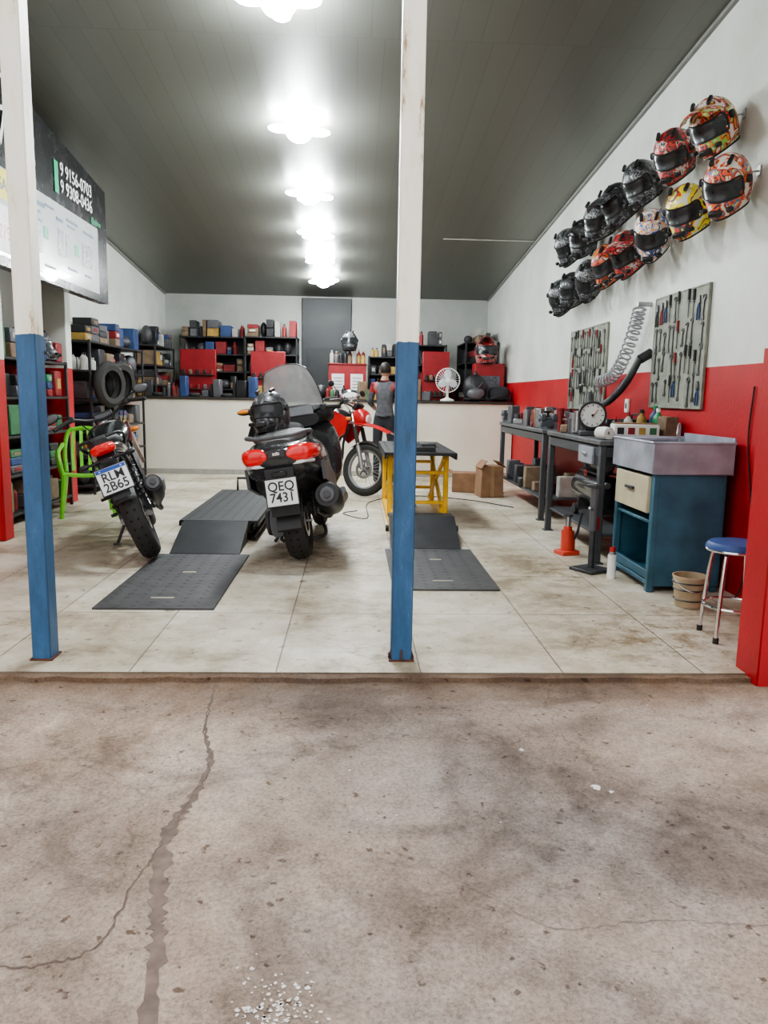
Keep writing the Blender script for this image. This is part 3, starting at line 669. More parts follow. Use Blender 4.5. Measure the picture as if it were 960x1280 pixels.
    for s in (-1,1):
        m.cyl((s*.26,.945,1.11),(s*.39,.875,1.10),.019,RUB,seg=12); m.box((s*.24,.96,1.11),(.06,.07,.06),BLK)
        m.tube([(s*.23,1.0,1.11),(s*.3,1.02,1.10),(s*.4,.95,1.08)],.007,ALU,seg=6)
        m.tube([(s*.24,1.18,1.05),(s*.34,1.18,1.10),(s*.42,1.14,1.14)],.014,BLK)
        if s>0: m.sph((s*.47,1.13,1.17),(.085,.035,.06),GRY); m.sph((s*.47,1.105,1.17),(.08,.018,.054),MIR)
        else: m.sph((s*.47,1.13,1.16),(.08,.03,.03),BLK); m.sph((s*.48,1.105,1.165),(.06,.014,.02),ORL)
    m.tube([(-.15,.62,.28),(-.22,.6,.15),(-.30,.58,.30*math.tan(R(lean))+.01)],.014,DST)
    m.tube([(-.14,.42,.22),(-.16,.2,.12),(.16,.2,.12),(.14,.42,.22)],.014,DST)
    ob=m.done(Mw)
    text('plate_lettering','QEQ\n7431',.092,PMx@Matrix.Translation((0,-.0035,0))@Matrix.Rotation(R(90),4,'X'),BLK,ob,sx=.95,ls=.85)
    h=MB('pillion_helmet'); helmet(h,TR(0,0,0)@Matrix.Scale(1.12,4),G[5],False); h.done(TR(-.07,.0,1.12,170,0,6),parent=ob)
    return ob
scooter(TR(-.375,5.72,.012,-3,-9),9)

# ------------------------------------------------------------------ lifts
CHK=pm('checker_steel',(.062,.061,.063),.55,.25,var=.35,scale=9)
def chk(m,x0,x1,y0,y1,z,M=None,n=.09,mat=None):
    y=y0+n/2;k=0
    while y<y1-n*.3:
        x=x0+n/2
        while x<x1-n*.3:
            m.box((x,y,z),(.034,.007,.002),mat or CHK,rot=(0,0,45 if k%2 else -45),b=.0005,M=M); x+=n;k+=1
        y+=n;k+=1
def floorplate(x0,x1,y0,y1):
    m=MB('steel_floor_plate'); m.box(((x0+x1)/2,(y0+y1)/2,.006),(x1-x0,y1-y0,.012),CHK,b=.002)
    chk(m,x0,x1,y0,y1,.0125); TB=pm('tape_beige',(.42,.38,.30),.7)
    m.box(((x0+x1)/2,y0+.22,.014),(.14,.02,.004),TB); m.box(((x0+x1)/2+.02,y0+.9,.014),(.09,.03,.004),TB)
    m.done()
floorplate(-1.5,-.80,4.32,5.84); floorplate(.27,.97,4.8,6.12)
def ramp(m,x0,x1,y0,y1,z1,mat=CHK):
    m.prism([(y0,.001),(y0,.012),(y1,z1),(y1,z1-.03),(y0+.15,.001)],x0,x1,mat)
    for x in (x0+.02,x1-.02): m.prism([(y0+.1,.0),(y1,.0),(y1,z1-.02),(y0+.1,.02)],x-.01,x+.01,DST)
LFT=pm('lift_black',(.022,.022,.025),.45,.2,var=.3); LTP=pm('lift_top_dark',(.026,.026,.028),.6,.1,var=.35,scale=8)
m=MB('motorcycle_lift')
ramp(m,-1.42,-.88,5.86,6.38,.185,LFT)
m.box((-1.13,7.45,.175),(.66,2.12,.022),LTP); chk(m,-1.44,-.82,6.45,8.45,.1865,mat=LTP)
for s in (-1,1): m.box((-1.13+s*.325,7.45,.155),(.016,2.12,.04),LFT); m.box((-1.13+s*.27,7.45,.02),(.04,1.9,.04),LFT)
for s in (-1,1):
    for (a,b) in ((6.8,8.2),(8.2,6.8)): m.tube([(-1.13+s*.22,a,.05),(-1.13+s*.22,b,.15)],.016,DST,smooth=False)
for y in (6.6,8.3): m.box((-1.13,y,.02),(.55,.06,.04),LFT)
m.tube([(-1.28,8.47,.18),(-1.28,8.47,.32),(-.98,8.47,.32),(-.98,8.47,.18)],.014,LFT,smooth=False)
m.done()
m=MB('raised_motorcycle_lift')
ramp(m,.32,.90,6.14,6.62,.21,LFT)
m.box((.61,6.72,.19),(.58,.2,.03),LFT); m.box((.61,6.8,.095),(.5,.04,.16),LFT)
Yv=YEL
m.box((.65,8.15,.705),(.70,1.8,.03),LTP); chk(m,.31,.99,7.3,9.0,.7205,mat=LTP)
for s in (-1,1):
    m.box((.65+s*.34,8.15,.685),(.02,1.8,.06),LFT)
    m.box((.65+s*.28,7.9,.03),(.05,2.2,.06),Yv)
    for y in (7.55,8.85):
        m.box((.65+s*.28,y,.36),(.05,.05,.64),Yv)
    m.tube([(.65+s*.25,7.45,.08),(.65+s*.25,8.9,.66)],.022,Yv,smooth=False); m.tube([(.65+s*.25,8.9,.08),(.65+s*.25,7.45,.66)],.022,Yv,smooth=False)
    m.cyl((.65+s*.31,7.0,.03),(.65+s*.34,7.0,.03),.03,BLK)
for y,z in ((7.55,.2),(7.55,.5),(8.85,.2),(8.85,.5),(6.88,.03)): m.box((.65,y,z),(.56,.035,.035),Yv)
m.cyl((.65,8.0,.1),(.65,8.6,.5),.03,STL,seg=12)
m.box((.65,7.4,.74),(.3,.12,.05),LFT); m.box((.5,7.7,.74),(.1,.2,.04),GRY); m.box((.8,8.2,.74),(.15,.3,.04),DST)
m.done()

# ------------------------------------------------------------------ right side benches
BLU=pm('cabinet_blue',(.042,.125,.18),.45,var=.3,scale=5); GALV=pm('galvanised',(.34,.36,.42),.45,.25,var=.3,scale=5); BEI=pm('drawer_beige',(.50,.45,.31),.5)
m=MB('parts_washer_cabinet')
x0,x1,y0,y1=1.94,2.42,4.80,5.50
m.box(((x0+x1)/2,y0+.01,.41),(x1-x0,.02,.74),BLU); m.box(((x0+x1)/2,y1-.01,.41),(x1-x0,.02,.74),BLU); m.box((x1-.01,(y0+y1)/2,.41),(.02,y1-y0,.74),BLU)
m.box(((x0+x1)/2,(y0+y1)/2,.06),(x1-x0,y1-y0,.03),BLU); m.box(((x0+x1)/2,(y0+y1)/2,.46),(x1-x0-.02,y1-y0-.03,.02),BLU)
for y in (y0+.02,y1-.02): m.box((x0+.02,y,.39),(.045,.045,.78),BLU)
m.box((x0+.02,(y0+y1)/2,.11),(.03,y1-y0,.06),BLU); m.box((x0-.005,(y0+y1)/2,.64),(.03,y1-y0-.1,.24),BEI); m.box((x0-.03,(y0+y1)/2,.66),(.02,.14,.02),DST)
m.box((x0+.2,(y0+y1)/2,.64),(.38,y1-y0-.12,.22),BEI)
for (xx,yy) in ((x0+.03,y0+.03),(x1-.03,y0+.03),(x0+.03,y1-.03),(x1-.03,y1-.03)): m.box((xx,yy,.03),(.05,.05,.06),BLU)
m.box(((x0+x1)/2,(y0+y1)/2,.79),(x1-x0+.02,y1-y0+.04,.02),GALV)
m.box(((x0+x1)/2,y0-.02,.885),(x1-x0+.05,.015,.20),GALV); m.box(((x0+x1)/2,y1+.02,.885),(x1-x0+.05,.015,.20),GALV)
m.box((x0-.02,(y0+y1)/2,.885),(.015,y1-y0+.05,.20),GALV); m.box((x1+.02,(y0+y1)/2,.9),(.015,y1-y0+.05,.24),GALV)
for (a,b) in (((x0-.025,y0-.025),(x1+.03,y0-.025)),((x0-.025,y0-.025),(x0-.025,y1+.025)),((x0-.025,y1+.025),(x1+.03,y1+.025))):
    m.tube([(a[0],a[1],.985),(b[0],b[1],.985)],.009,GALV,smooth=False)
m.tube([(2.3,5.3,.8),(2.3,5.3,1.05),(2.25,5.2,1.09),(2.2,5.1,1.02)],.009,STL)
m.box((2.15,5.2,.52),(.16,.3,.10),DST)
m.box((2.15,5.42,.98),(.34,.16,.02),GALV)
m.cyl((2.15,5.1,.075),(2.15,5.1,.3),.08,GRY); m.done()
def bench(name,x0,x1,y0,y1,h,drawer=True):
    m=MB(name); TOP=pm('bench_top_grey',(.11,.115,.12),.5,.3,var=.3); LEG=pm('bench_leg_grey',(.06,.064,.07),.5)
    cx,cy=(x0+x1)/2,(y0+y1)/2
    m.box((cx,cy,h-.02),(x1-x0,y1-y0,.04),TOP)
    for x in (x0+.04,x1-.05):
        for y in (y0+.05,y1-.05): m.box((x,y,(h-.04)/2),(.055,.055,h-.04),LEG); m.box((x,y,.005),(.09,.09,.01),LEG)
    for y in (y0+.05,y1-.05): m.box((cx,y,h-.09),(x1-x0-.1,.04,.08),LEG)
    for x in (x0+.04,x1-.05): m.box((x,cy,h-.09),(.04,y1-y0-.1,.08),LEG)
    m.box((cx,cy,.22),(x1-x0-.08,y1-y0-.08,.02),LEG)
    if drawer:
        m.box((x0+.25,y0+.35,h-.13),(.45,.4,.16),TOP); m.box((x0+.01,y0+.35,h-.13),(.02,.36,.13),GALV); m.box((x0-.01,y0+.35,h-.12),(.02,.12,.02),STL)
    else:
        random.seed(5)
        for k in range(16):
            hh=random.uniform(.08,.3); m.box((cx+random.uniform(-.14,.14),y0+.15+k*(y1-y0-.3)/15,.23+hh/2),(random.uniform(.1,.25),.12,hh),random.choice([BLK,DST,GRY,MKRF,MRED,MBLU,MWHT]))
    return m.done()
bench('steel_workbench',1.84,2.46,5.62,7.20,.95)
bench('steel_workbench',1.92,2.46,7.7,10.0,.94,False)
def vise(M):
    m=MB('bench_vise'); V=pm('vise_grey',(.12,.14,.16),.45,.5)
    m.cyl((0,0,0),(0,0,.03),.07,V); m.box((0,0,.06),(.1,.14,.07),V); m.box((0,.05,.12),(.13,.05,.07),V); m.box((0,-.07,.12),(.13,.05,.07),V); m.box((0,-.01,.10),(.05,.2,.04),V)
    m.cyl((0,-.09,.10),(0,-.2,.10),.012,STL); m.cyl((-.08,-.19,.10),(.08,-.19,.10),.006,STL); m.box((0,.022,.15),(.12,.012,.025),STL); m.box((0,-.042,.15),(.12,.012,.025),STL)
    m.done(M)
vise(TR(2.0,9.85,.941,90)); vise(TR(2.0,7.85,.941,90))
m=MB('dial_scale')
m.box((0,0,.02),(.2,.2,.04),DST); m.box((0,.04,.08),(.1,.05,.12),DST)
m.lathe([(.001,-.03),(.115,-.03),(.12,0),(.115,.03),(.10,.03),(.098,.02)],(0,0,.17),(0,-1,0),BLK,seg=32); m.lathe([(.099,.02),(.001,.021)],(0,0,.17),(0,-1,0),PAPER,seg=32)
for i in range(12):
    M=Matrix.Translation((0,-.023,.17))@Matrix.Rotation(2*math.pi*i/12,4,'Y'); m.box((0,0,.082),(.005,.002,.018),BLK,M=M,b=.0003)
m.box((.02,-.024,.185),(.006,.002,.08),REDP,rot=(0,35,0),b=.0003); m.cyl((0,-.02,.17),(0,-.03,.17),.01,BLK)
m.done(TR(2.0,6.35,.951,-10))
def bottle(m,x,y,z,r,h,mat,cap):
    m.lathe([(.001,0),(r,0),(r,h*.65),(r*.9,h*.72),(r*.35,h*.84),(r*.35,h*.9)],(x,y,z),(0,0,1),mat,seg=16); m.cyl((x,y,z+h*.88),(x,y,z+h),r*.42,cap,seg=12)
GRN=pm('green_plastic',(.03,.25,.10),.4)
random.seed(33)
m=MB('bench_tools_clutter')
for i in range(75):
    x=random.uniform(1.9,2.38); y=random.uniform(6.52,7.1)
    q=random.random()
    mt=random.choice([DST,STL,BLK,GRY,MRED,MKRF,MBLU,ALU,MRED])
    if q<.35: h=random.uniform(.03,.14); m.box((x,y,.951+h/2),(random.uniform(.04,.12),random.uniform(.04,.10),h),mt,rot=(0,0,random.uniform(0,90)))
    elif q<.55: m.tube([(x,y,.96),(x+random.uniform(-.06,.06),y+random.uniform(-.06,.06),.96)],.008,STL,smooth=False)
    elif q<.8: m.cyl((x,y,.951),(x,y,.951+random.uniform(.06,.2)),random.uniform(.02,.035),mt,seg=14)
    else: m.torus((x,y,.963),.035,.011,(0,0,1),DST,seg=18,rs=8)
m.done()
m=MB('chemical_bottles')
bottle(m,2.38,5.90,.951,.04,.24,GRN,WHT); bottle(m,2.39,5.99,.951,.04,.26,MBLU,GRN); bottle(m,2.28,5.97,.951,.038,.22,GRN,BLK); bottle(m,2.17,5.97,.951,.035,.2,MWHT,MRED); bottle(m,2.07,5.98,.951,.03,.17,BLK,REDP); bottle(m,2.24,5.88,.951,.035,.23,MYEL,BLK); m.done()
m=MB('bench_parts_clutter')
for i in range(90):
    x=random.uniform(1.98,2.4); y=random.uniform(8.08,9.6)
    mt=random.choice([DST,BLK,GRY,MRED,MRED,MKRF,MBLU,ALU,BLK])
    h=random.uniform(.03,.22)
    if random.random()<.6: m.box((x,y,.941+h/2),(random.uniform(.05,.12),random.uniform(.05,.12),h),mt,rot=(0,0,random.uniform(0,90)))
    else: m.cyl((x,y,.941),(x,y,.941+h),random.uniform(.02,.045),mt,seg=14)
m.done()
m=MB('product_box_display')
m.box((0,0,.06),(.34,.14,.12),PAPER)
for k in range(4): m.box((-.12+.08*k,-.072,.07),(.05,.003,.05),[BLK,MRED,MYEL,MGRN][k],b=.0005)
m.box((0,0,.125),(.30,.10,.01),CARD); m.done(TR(2.14,5.74,.951,-6))
m=MB('parts_carton'); m.box((0,0,.09),(.11,.13,.18),MKRF); m.box((0,0,.181),(.03,.13,.002),pm('packing_tape',(.32,.20,.11),.3),b=.0003); m.done(TR(2.395,5.74,.951,5))
m=MB('rag_roll'); m.lathe([(.015,-.06),(.045,-.06),(.05,0),(.045,.06),(.015,.06)],(0,0,.05),(0,1,0),PAPER,closed=True); m.done(TR(1.90,5.72,.951,20))
m=MB('tool_box'); m.box((0,0,.06),(.16,.3,.12),pm('toolbox_yellow',(.36,.27,.07),.5)); m.box((0,0,.13),(.17,.31,.03),BLK); m.tube([(0,-.08,.14),(0,-.07,.18),(0,.07,.18),(0,.08,.14)],.008,BLK); m.done(TR(2.34,6.28,.951,0))
m=MB('air_compressor')
m.tube([(0,-.36,.3),(0,-.30,.3),(0,.30,.3),(0,.36,.3)],[.06,.16,.16,.06],BLKG,seg=24,smooth=False)
m.sph((0,-.30,.3),(.16,.08,.16),BLKG); m.sph((0,.30,.3),(.16,.08,.16),BLKG)
for y in (-.22,.22): m.box((0,y,.12),(.22,.03,.1),DST); m.cyl((-.15,y,.055),(-.11,y,.055),.055,RUB); m.cyl((.11,y,.055),(.15,y,.055),.055,RUB); m.cyl((-.14,y,.055),(.14,y,.055),.01,STL,seg=8)
m.box((0,0,.47),(.2,.5,.02),DST); m.cyl((0,-.22,.56),(0,0,.56),.08,ALU); m.cyl((0,.12,.48),(0,.12,.66),.06,DST)
for i in range(6): m.cyl((0,.12,.53+i*.02),(0,.12,.537+i*.02),.08,DST)
m.lathe([(.13,-.02),(.13,.02),(.11,.02),(.11,-.02)],(.1,-.02,.58),(1,0,0),BLK,closed=True)
m.cyl((-.05,-.38,.38),(-.05,-.42,.38),.03,STL); m.torus((-.12,0,.46),.03,.006,(1,0,0),REDP,seg=16,rs=6)
m.done(TR(2.12,6.5,.232,0)@Matrix.Diagonal((.85,1,.85,1)))
m=MB('bottle_jack'); JR=pm('jack_orange_red',(.62,.07,.04),.4)
m.box((0,0,.015),(.14,.12,.03),JR); m.cyl((0,0,.03),(0,0,.17),.045,JR); m.cyl((0,0,.17),(0,0,.2),.03,JR); m.cyl((0,0,.2),(0,0,.27),.018,STL); m.cyl((0,0,.27),(0,0,.285),.03,DST); m.cyl((.05,0,.03),(.05,0,.1),.015,JR); m.tube([(.05,0,.09),(.07,-.02,.16),(.08,-.04,.3)],.009,DST,smooth=False)
m.done(TR(1.75,6.02,0,20)@Matrix.Scale(1.15,4))
m=MB('trolley_jack_stand'); m.box((0,0,.012),(.22,.22,.024),DST); m.cyl((0,0,.02),(0,0,.62),.022,DST); m.cyl((0,0,.3),(0,0,.62),.03,GRY); m.box((0,0,.63),(.09,.09,.025),DST); m.box((.03,0,.35),(.05,.03,.1),REDP); m.tube([(0,0,.45),(-.09,-.04,.48)],.009,STL,smooth=False); m.done(TR(1.76,5.42,0,30))
m=MB('spray_can'); m.cyl((0,0,0),(0,0,.17),.03,WHT); m.cyl((0,0,.17),(0,0,.19),.022,ALU); m.cyl((0,0,.19),(0,0,.225),.02,REDP); m.done(TR(1.84,5.20,0))
m=MB('bucket'); BK=pm('bucket_cream',(.42,.33,.21),.6,var=.3)
m.lathe([(.001,.003),(.075,.003),(.095,.17),(.098,.17),(.098,.18),(.09,.18),(.072,.012),(.001,.012)],(0,0,0),(0,0,1),BK,seg=28)
m.tube([(-.095,0,.165),(-.07,-.07,.12),(0,-.1,.10),(.07,-.07,.12),(.095,0,.165)],.003,STL,seg=6)
for z in (.04,.10,.14): m.lathe([(.079+z*.11,z),(.083+z*.11,z+.004),(.079+z*.11,z+.008)],(0,0,0),(0,0,1),DST,seg=28)
m.done(TR(2.08,4.48,0)@Matrix.Scale(1.08,4))
m=MB('round_stool'); BS=pm('stool_blue_vinyl',(.03,.075,.24),.45)
m.lathe([(.001,.475),(.145,.475),(.155,.485),(.155,.50),(.14,.52),(.10,.528),(.001,.53)],(0,0,0),(0,0,1),BS,seg=32); m.torus((0,0,.482),.152,.007,(0,0,1),CHR,seg=32,rs=6)
for a in (40,130,220,310):
    c,s=math.cos(R(a)),math.sin(R(a)); m.tube([(c*.09,s*.09,.475),(c*.13,s*.13,.42),(c*.165,s*.165,.02)],.011,CHR,seg=10); m.cyl((c*.165,s*.165,0),(c*.165,s*.165,.03),.015,RUB,seg=10)
m.torus((0,0,.18),.148,.008,(0,0,1),CHR,seg=32,rs=6); m.done(TR(2.03,3.86,0))

# tool boards
PEG=pm('pegboard_greygreen',(.24,.25,.205),.6,var=.25,scale=14); TST=pm('tool_steel',(.15,.15,.15),.45,.6,var=.4,scale=20)
def wrench(m,y,z,L,a=0,w=1):
    M=Matrix.Translation((-.026,y,z))@Matrix.Rotation(R(a),4,'X')
    m.box((0,0,0),(.006,.012*w,L),TST,M=M,b=.001)
    o=m.M; m.M=o@M; m.torus((0,0,L/2),.014*w,.005,(1,0,0),TST,seg=14,rs=6)
    m.prism([(-.018,-L/2+.01),(-.018,-L/2-.02),(-.008,-L/2-.025),(-.007,-L/2-.006),(.007,-L/2-.006),(.008,-L/2-.025),(.018,-L/2-.02),(.018,-L/2+.01)],-.003,.003,TST); m.M=o
    m.cyl((-.003,y,z+L/2),(-.035,y,z+L/2),.003,DST,seg=6)
def pliers(m,y,z,mat):
    o=m.M; m.M=o@Matrix.Translation((-.028,y,z))
    for s in (-1,1):
        m.tube([(0,0,0),(0,s*.018,-.05),(0,s*.020,-.12)],.006,mat,seg=7); m.prism([(0,-.01),(s*.020,0),(s*.010,.05),(0,.055)],-.005,.005,TST)
    m.cyl((-.008,0,0),(.008,0,0),.010,TST,seg=10); m.M=o
    m.cyl((-.003,y,z-.03),(-.035,y,z-.03),.003,DST,seg=6)
def driver(m,y,z,mat):
    o=m.M; m.M=o@Matrix.Translation((-.028,y,z)); m.cyl((0,0,.03),(0,0,.11),.011,mat,seg=8); m.cyl((0,0,.03),(0,0,-.10),.004,TST,seg=6); m.M=o
    m.box((-.019,y,z+.02),(.03,.025,.005),DST)
def toolboard(y0,y1,z0,z1,name,rows):
    m=MB(name); cy,czz=(y0+y1)/2,(z0+z1)/2
    m.box((-.011,cy,czz),(.018,y1-y0,z1-z0),PEG,b=.003)
    for a in (y0,y1): m.box((-.013,a,czz),(.022,.014,z1-z0+.014),PEG)
    for a in (z0,z1): m.box((-.013,cy,a),(.022,y1-y0,.014),PEG)
    for r in range(rows):
        z=z1-.13-r*(z1-z0-.16)/max(1,rows-1)*.86; n=int((y1-y0)/.08)
        for k in range(n):
            y=y0+.06+k*(y1-y0-.12)/(n-1)+random.uniform(-.01,.01); q=random.random(); zz=z+random.uniform(-.03,.03)
            if q<.55: wrench(m,y,zz,random.uniform(.08,.2),random.uniform(-6,6),random.uniform(.9,1.5))
            elif q<.7: pliers(m,y,zz+.04,random.choice([MRED,BLK,BLK,MBLU]))
            elif q<.92: driver(m,y,zz,random.choice([MRED,BLK,BLK,BLK]))
    return m.done(TR(2.499,0,0))
toolboard(5.4,6.35,1.2,2.07,'tool_board',4); toolboard(7.55,8.8,1.15,2.0,'tool_board',4)
def coil(path,r,turns,wr,mat,name):
    m=MB(name); P=catmull(path,20); N=turns*12; pts=[]
    for i in range(N+1):
        t=i/N*(len(P)-1);k=min(int(t),len(P)-2);p=P[k].lerp(P[k+1],t-k); d=(P[k+1]-P[k]).normalized(); u=d.cross(Vector((1,0,0))).normalized(); v=Vector((1,0,0))
        a=2*math.pi*i/12; pts.append(p+(u*math.cos(a)+v*math.sin(a))*r)
    m.tube(pts,wr,mat,seg=6,smooth=False); return m
HW=pm('hose_grey',(.32,.34,.36),.35)
m=coil([(2.40,6.50,2.02),(2.40,6.60,1.85),(2.39,6.78,1.62),(2.39,7.05,1.47),(2.40,7.45,1.42)],.052,19,.009,HW,'coiled_air_hose')
m.cyl((2.498,6.50,2.05),(2.38,6.50,2.05),.02,STL); m.tube([(2.40,7.45,1.42),(2.42,7.5,1.3),(2.41,7.45,1.1),(2.4,7.3,.98)],.009,HW); m.done()
HD=pm('hose_dark',(.045,.05,.052),.5)
m=MB('suction_hose'); m.tube([(2.40,6.42,1.60),(2.33,6.48,1.42),(2.30,6.65,1.30),(2.28,6.88,1.22),(2.28,7.3,1.20),(2.33,7.50,1.30)],.030,HD,seg=12)
spring(m,(2.33,6.48,1.42),(2.29,6.70,1.28),.031,9,GRY,.003); m.cyl((2.495,6.42,1.65),(2.40,6.42,1.59),.04,DST); m.done()
m=MB('power_socket'); m.box((2.489,6.9,1.2),(.02,.08,.12),WHT); m.box((2.478,6.9,1.2),(.006,.03,.05),GRY); m.done()
m=MB('hanging_cable'); m.tube([(2.492,4.7,1.35),(2.492,4.72,1.0),(2.492,4.62,.6),(2.48,4.6,.2),(2.45,4.64,.008),(2.3,4.66,.008)],.005,BLK,seg=6); m.done()
m=MB('cardboard_box'); m.box((0,0,.2),(.30,.28,.40),CARD,top=(.94,.94)); m.box((-.12,-.02,.42),(.12,.28,.006),CARD,rot=(0,-50,0)); m.box((.13,0,.42),(.12,.28,.006),CARD,rot=(0,40,0)); m.box((0,-.142,.2),(.05,.003,.38),MC['packing_tape']); m.done(TR(1.74,9.6,0,8))
m=MB('cardboard_box'); m.box((0,0,.13),(.32,.28,.26),CARD); m.box((-.2,0,.27),(.14,.28,.006),CARD,rot=(0,25,0)); m.box((.2,0,.27),(.14,.28,.006),CARD,rot=(0,-25,0)); m.done(TR(1.50,10.1,0,-12))
m=MB('power_cable'); m.tube([(.05,8.2,.008),(-.1,8.0,.008),(.15,7.7,.008),(.2,8.9,.008),(.75,9.5,.008),(1.4,9.2,.008),(1.85,8.6,.008)],.005,BLK,seg=6); m.done()

# ------------------------------------------------------------------ counter
CW=pm('counter_white',(.74,.71,.61),.4,var=.06,scale=2); GR=pm('granite_dark',(.04,.036,.032),.3,var=.5,scale=60)
m=MB('service_counter')
m.box((-.5,11.95,.58),(5.98,.12,1.15),CW); m.box((-.5,12.06,1.17),(5.98,.42,.035),GR); m.box((-.5,11.885,.04),(5.98,.01,.08),pm('skirting_grey',(.36,.35,.31),.5))
for x in (-3.2,-1.5,.5,2.2): m.box((x,12.13,.58),(.08,.24,1.14),CW)
m.done()
def bottles(m,x0,x1,y,z,n,pal=None):
    for i in range(n):
        bottle(m,x0+(x1-x0)*i/max(1,n-1),y+random.uniform(-.02,.02),z,.035,random.uniform(.16,.24),random.choice(pal or [BLK,MRED,MBLU,MWHT,MGRN,MYEL,GRY]),random.choice([BLK,MWHT,MRED]))
m=MB('counter_merchandise')
random.seed(11)
x=-3.35
while x<1.05:
    w=random.uniform(.06,.2)
    if -.95<x<-.75: x+=.1; continue
    h=random.uniform(.08,.36); mt=random.choice([BLK,BLK,DST,GRY,MRED,MKRF,MBLU,MYEL,BLK,BLK,GRY])
    q=random.random()
    if q<.55: m.box((x+w/2,12.03+random.uniform(-.03,.06),1.1885+h/2),(w*.85,random.uniform(.1,.18),h),mt,rot=(0,0,random.uniform(-10,10)))
    elif q<.78: bottles(m,x,x+w,12.0,1.1885,3)
    elif q<.9: m.sph((x+.1,12.03,1.1885+.11),(.11,.12,.11),BLK); w=max(w,.2)
    else: m.torus((x+w/2,12.0,1.1885+.03),.06,.03,(0,0,1),RUB,seg=20,rs=8)
    x+=w+.005
m.done()

# ------------------------------------------------------------------ shelves
def shelf(name,x0,x1,y0,y1,h,lv,red=0.2,seed=1,face='y',wmin=.05,wmax=.17,pal=None):
    random.seed(seed); SM=pm('shelf_black',(.02,.02,.022),.5)
    m=MB(name)
    for x in (x0+.015,x1-.015):
        for y in (y0+.015,y1-.015): m.box((x,y,h/2),(.03,.03,h),SM)
    zs=[.1+(h-.12)*i/lv for i in range(lv+1)]
    for z in zs: m.box(((x0+x1)/2,(y0+y1)/2,z),(x1-x0,y1-y0,.025),SM)
    if face=='y': m.box(((x0+x1)/2,y1-.004,h/2),(x1-x0-.04,.006,h-.05),SM)
    else: m.box((x0+.004,(y0+y1)/2,h/2),(.006,y1-y0-.04,h-.05),SM)
    so=m.done()
    s=MB('stocked_products')
    pal=(pal or [BLK,DST,GRY,MKRF,MKRF,MKRF,MBLU,MYEL,BLK,DST,MWHT,BLK,GRY,BLK])+[MRED]*int(red*14)
    ax=(x1-x0) if face=='y' else (y1-y0); dp=(y1-y0) if face=='y' else (x1-x0)
    for i,z in enumerate(zs):
        top=(zs[i+1]-.03 if i<lv else z+.34); t=.04
        while t<ax-.10:
            w=random.uniform(wmin,wmax); hh=min((top-z-.02)*random.uniform(.45,.98),.40); w=min(w,ax-.03-t); d=dp*random.uniform(.5,.9)
            q=random.random()
            def pos(o,zc): return (x0+t+o,(y0+y1)/2,zc) if face=='y' else ((x0+x1)/2,y0+t+o,zc)
            if q<.22:
                n=max(1,int(w/.075)); mt=random.choice(pal); cp=random.choice([BLK,MWHT,MRED])
                for k in range(n):
                    for dd in (-.08,.06):
                        c=pos(.04+k*.075,z+.0125); c=(c[0],c[1]+dd,c[2]) if face=='y' else (c[0]+dd,c[1],c[2])
                        bottle(s,c[0],c[1],c[2],.033,min(hh,.24),mt,cp)
            elif q<.30 and hh>.12:
                c=pos(w/2,z+.0125+hh/2); s.sph(c,(min(w,.26)/2,min(w,.26)/2,hh/2),random.choice([BLK,BLK,GRY,DST]))
            else:
                reps=random.choice([1,1,2,3])
                for rep in range(reps):
                    hz=hh/reps; mt=random.choice(pal)
                    c=pos(w/2,z+.0125+hz/2+rep*hz)
                    sz=(w*.95,d,hz*.97) if face=='y' else (d,w*.95,hz*.97)
                    s.box(c,sz,mt)
                    if random.random()<.3:
                        lm=random.choice([MWHT,MYEL,MRED,PAPER,MKRF])
                        if face=='y': s.box((c[0],c[1]-d/2-.002,c[2]),(w*.5,.004,hz*.4),lm,b=.0005)
                        else: s.box((c[0]+d/2+.002,c[1],c[2]),(.004,w*.5,hz*.4),lm,b=.0005)
            t+=w+random.uniform(.0,.03)
    po=s.done(); po.parent=so
    return so
shelf('parts_shelf',-3.48,-3.12,9.3,11.6,1.85,5,.15,1,'x',.12,.34)
shelf('parts_shelf',-3.48,-3.14,12.4,13.7,2.0,6,.15,12,'x',.08,.26)
shelf('parts_shelf',-3.10,-1.95,13.9,14.4,2.25,7,.15,2,'y',.06,.22)
shelf('parts_shelf',-1.93,-1.0,13.7,14.2,2.25,7,.3,3,'y',.06,.2)
shelf('parts_shelf',.25,1.05,13.8,14.3,1.95,6,.2,14,'y',.06,.2)
shelf('parts_shelf',1.1,1.62,13.5,13.95,2.15,6,.5,4)
shelf('parts_shelf',1.9,2.48,13.2,14.3,2.2,6,.3,5,'y')
shelf('product_shelf',-3.48,-3.10,6.6,8.5,1.55,4,.1,6,'x',.1,.3,[BLK,GRY,MGRN,MGRN,GRN,BLK,MKRF,MBLU])
random.seed(21)
RC=pm('cabinet_red',(.27,.011,.015),.4)
def display(x0,x1,y,h,sheets=2):
    m=MB('red_display_cabinet'); cx=(x0+x1)/2
    m.box((cx,y+.18,h/2),(x1-x0,.36,h),RC); m.box((cx,y+.18,h+.01),(x1-x0+.03,.4,.02),RC)
    for k in range(sheets):
        w=(x1-x0)/sheets; m.box((x0+w*(k+.5),y-.003,h-.32),(w*.66,.005,.34),PAPER,b=.001)
        for r in range(5): m.box((x0+w*(k+.5),y-.007,h-.22-r*.05),(w*.45,.002,.012),GRY,b=.0005)
        m.box((x0+w*(k+.5),y-.004,h-.8),(w*.7,.008,.5),pm('cabinet_red_door',(.28,.012,.016),.4))
    bottles(m,x0+.05,x1-.05,y+.12,h+.02,8,[BLK,MKRF,MYEL,GRY,MRED,MWHT])
    bottles(m,x0+.05,x1-.05,y+.25,h+.02,8,[BLK,MKRF,MYEL,GRY,MRED])
    m.done()
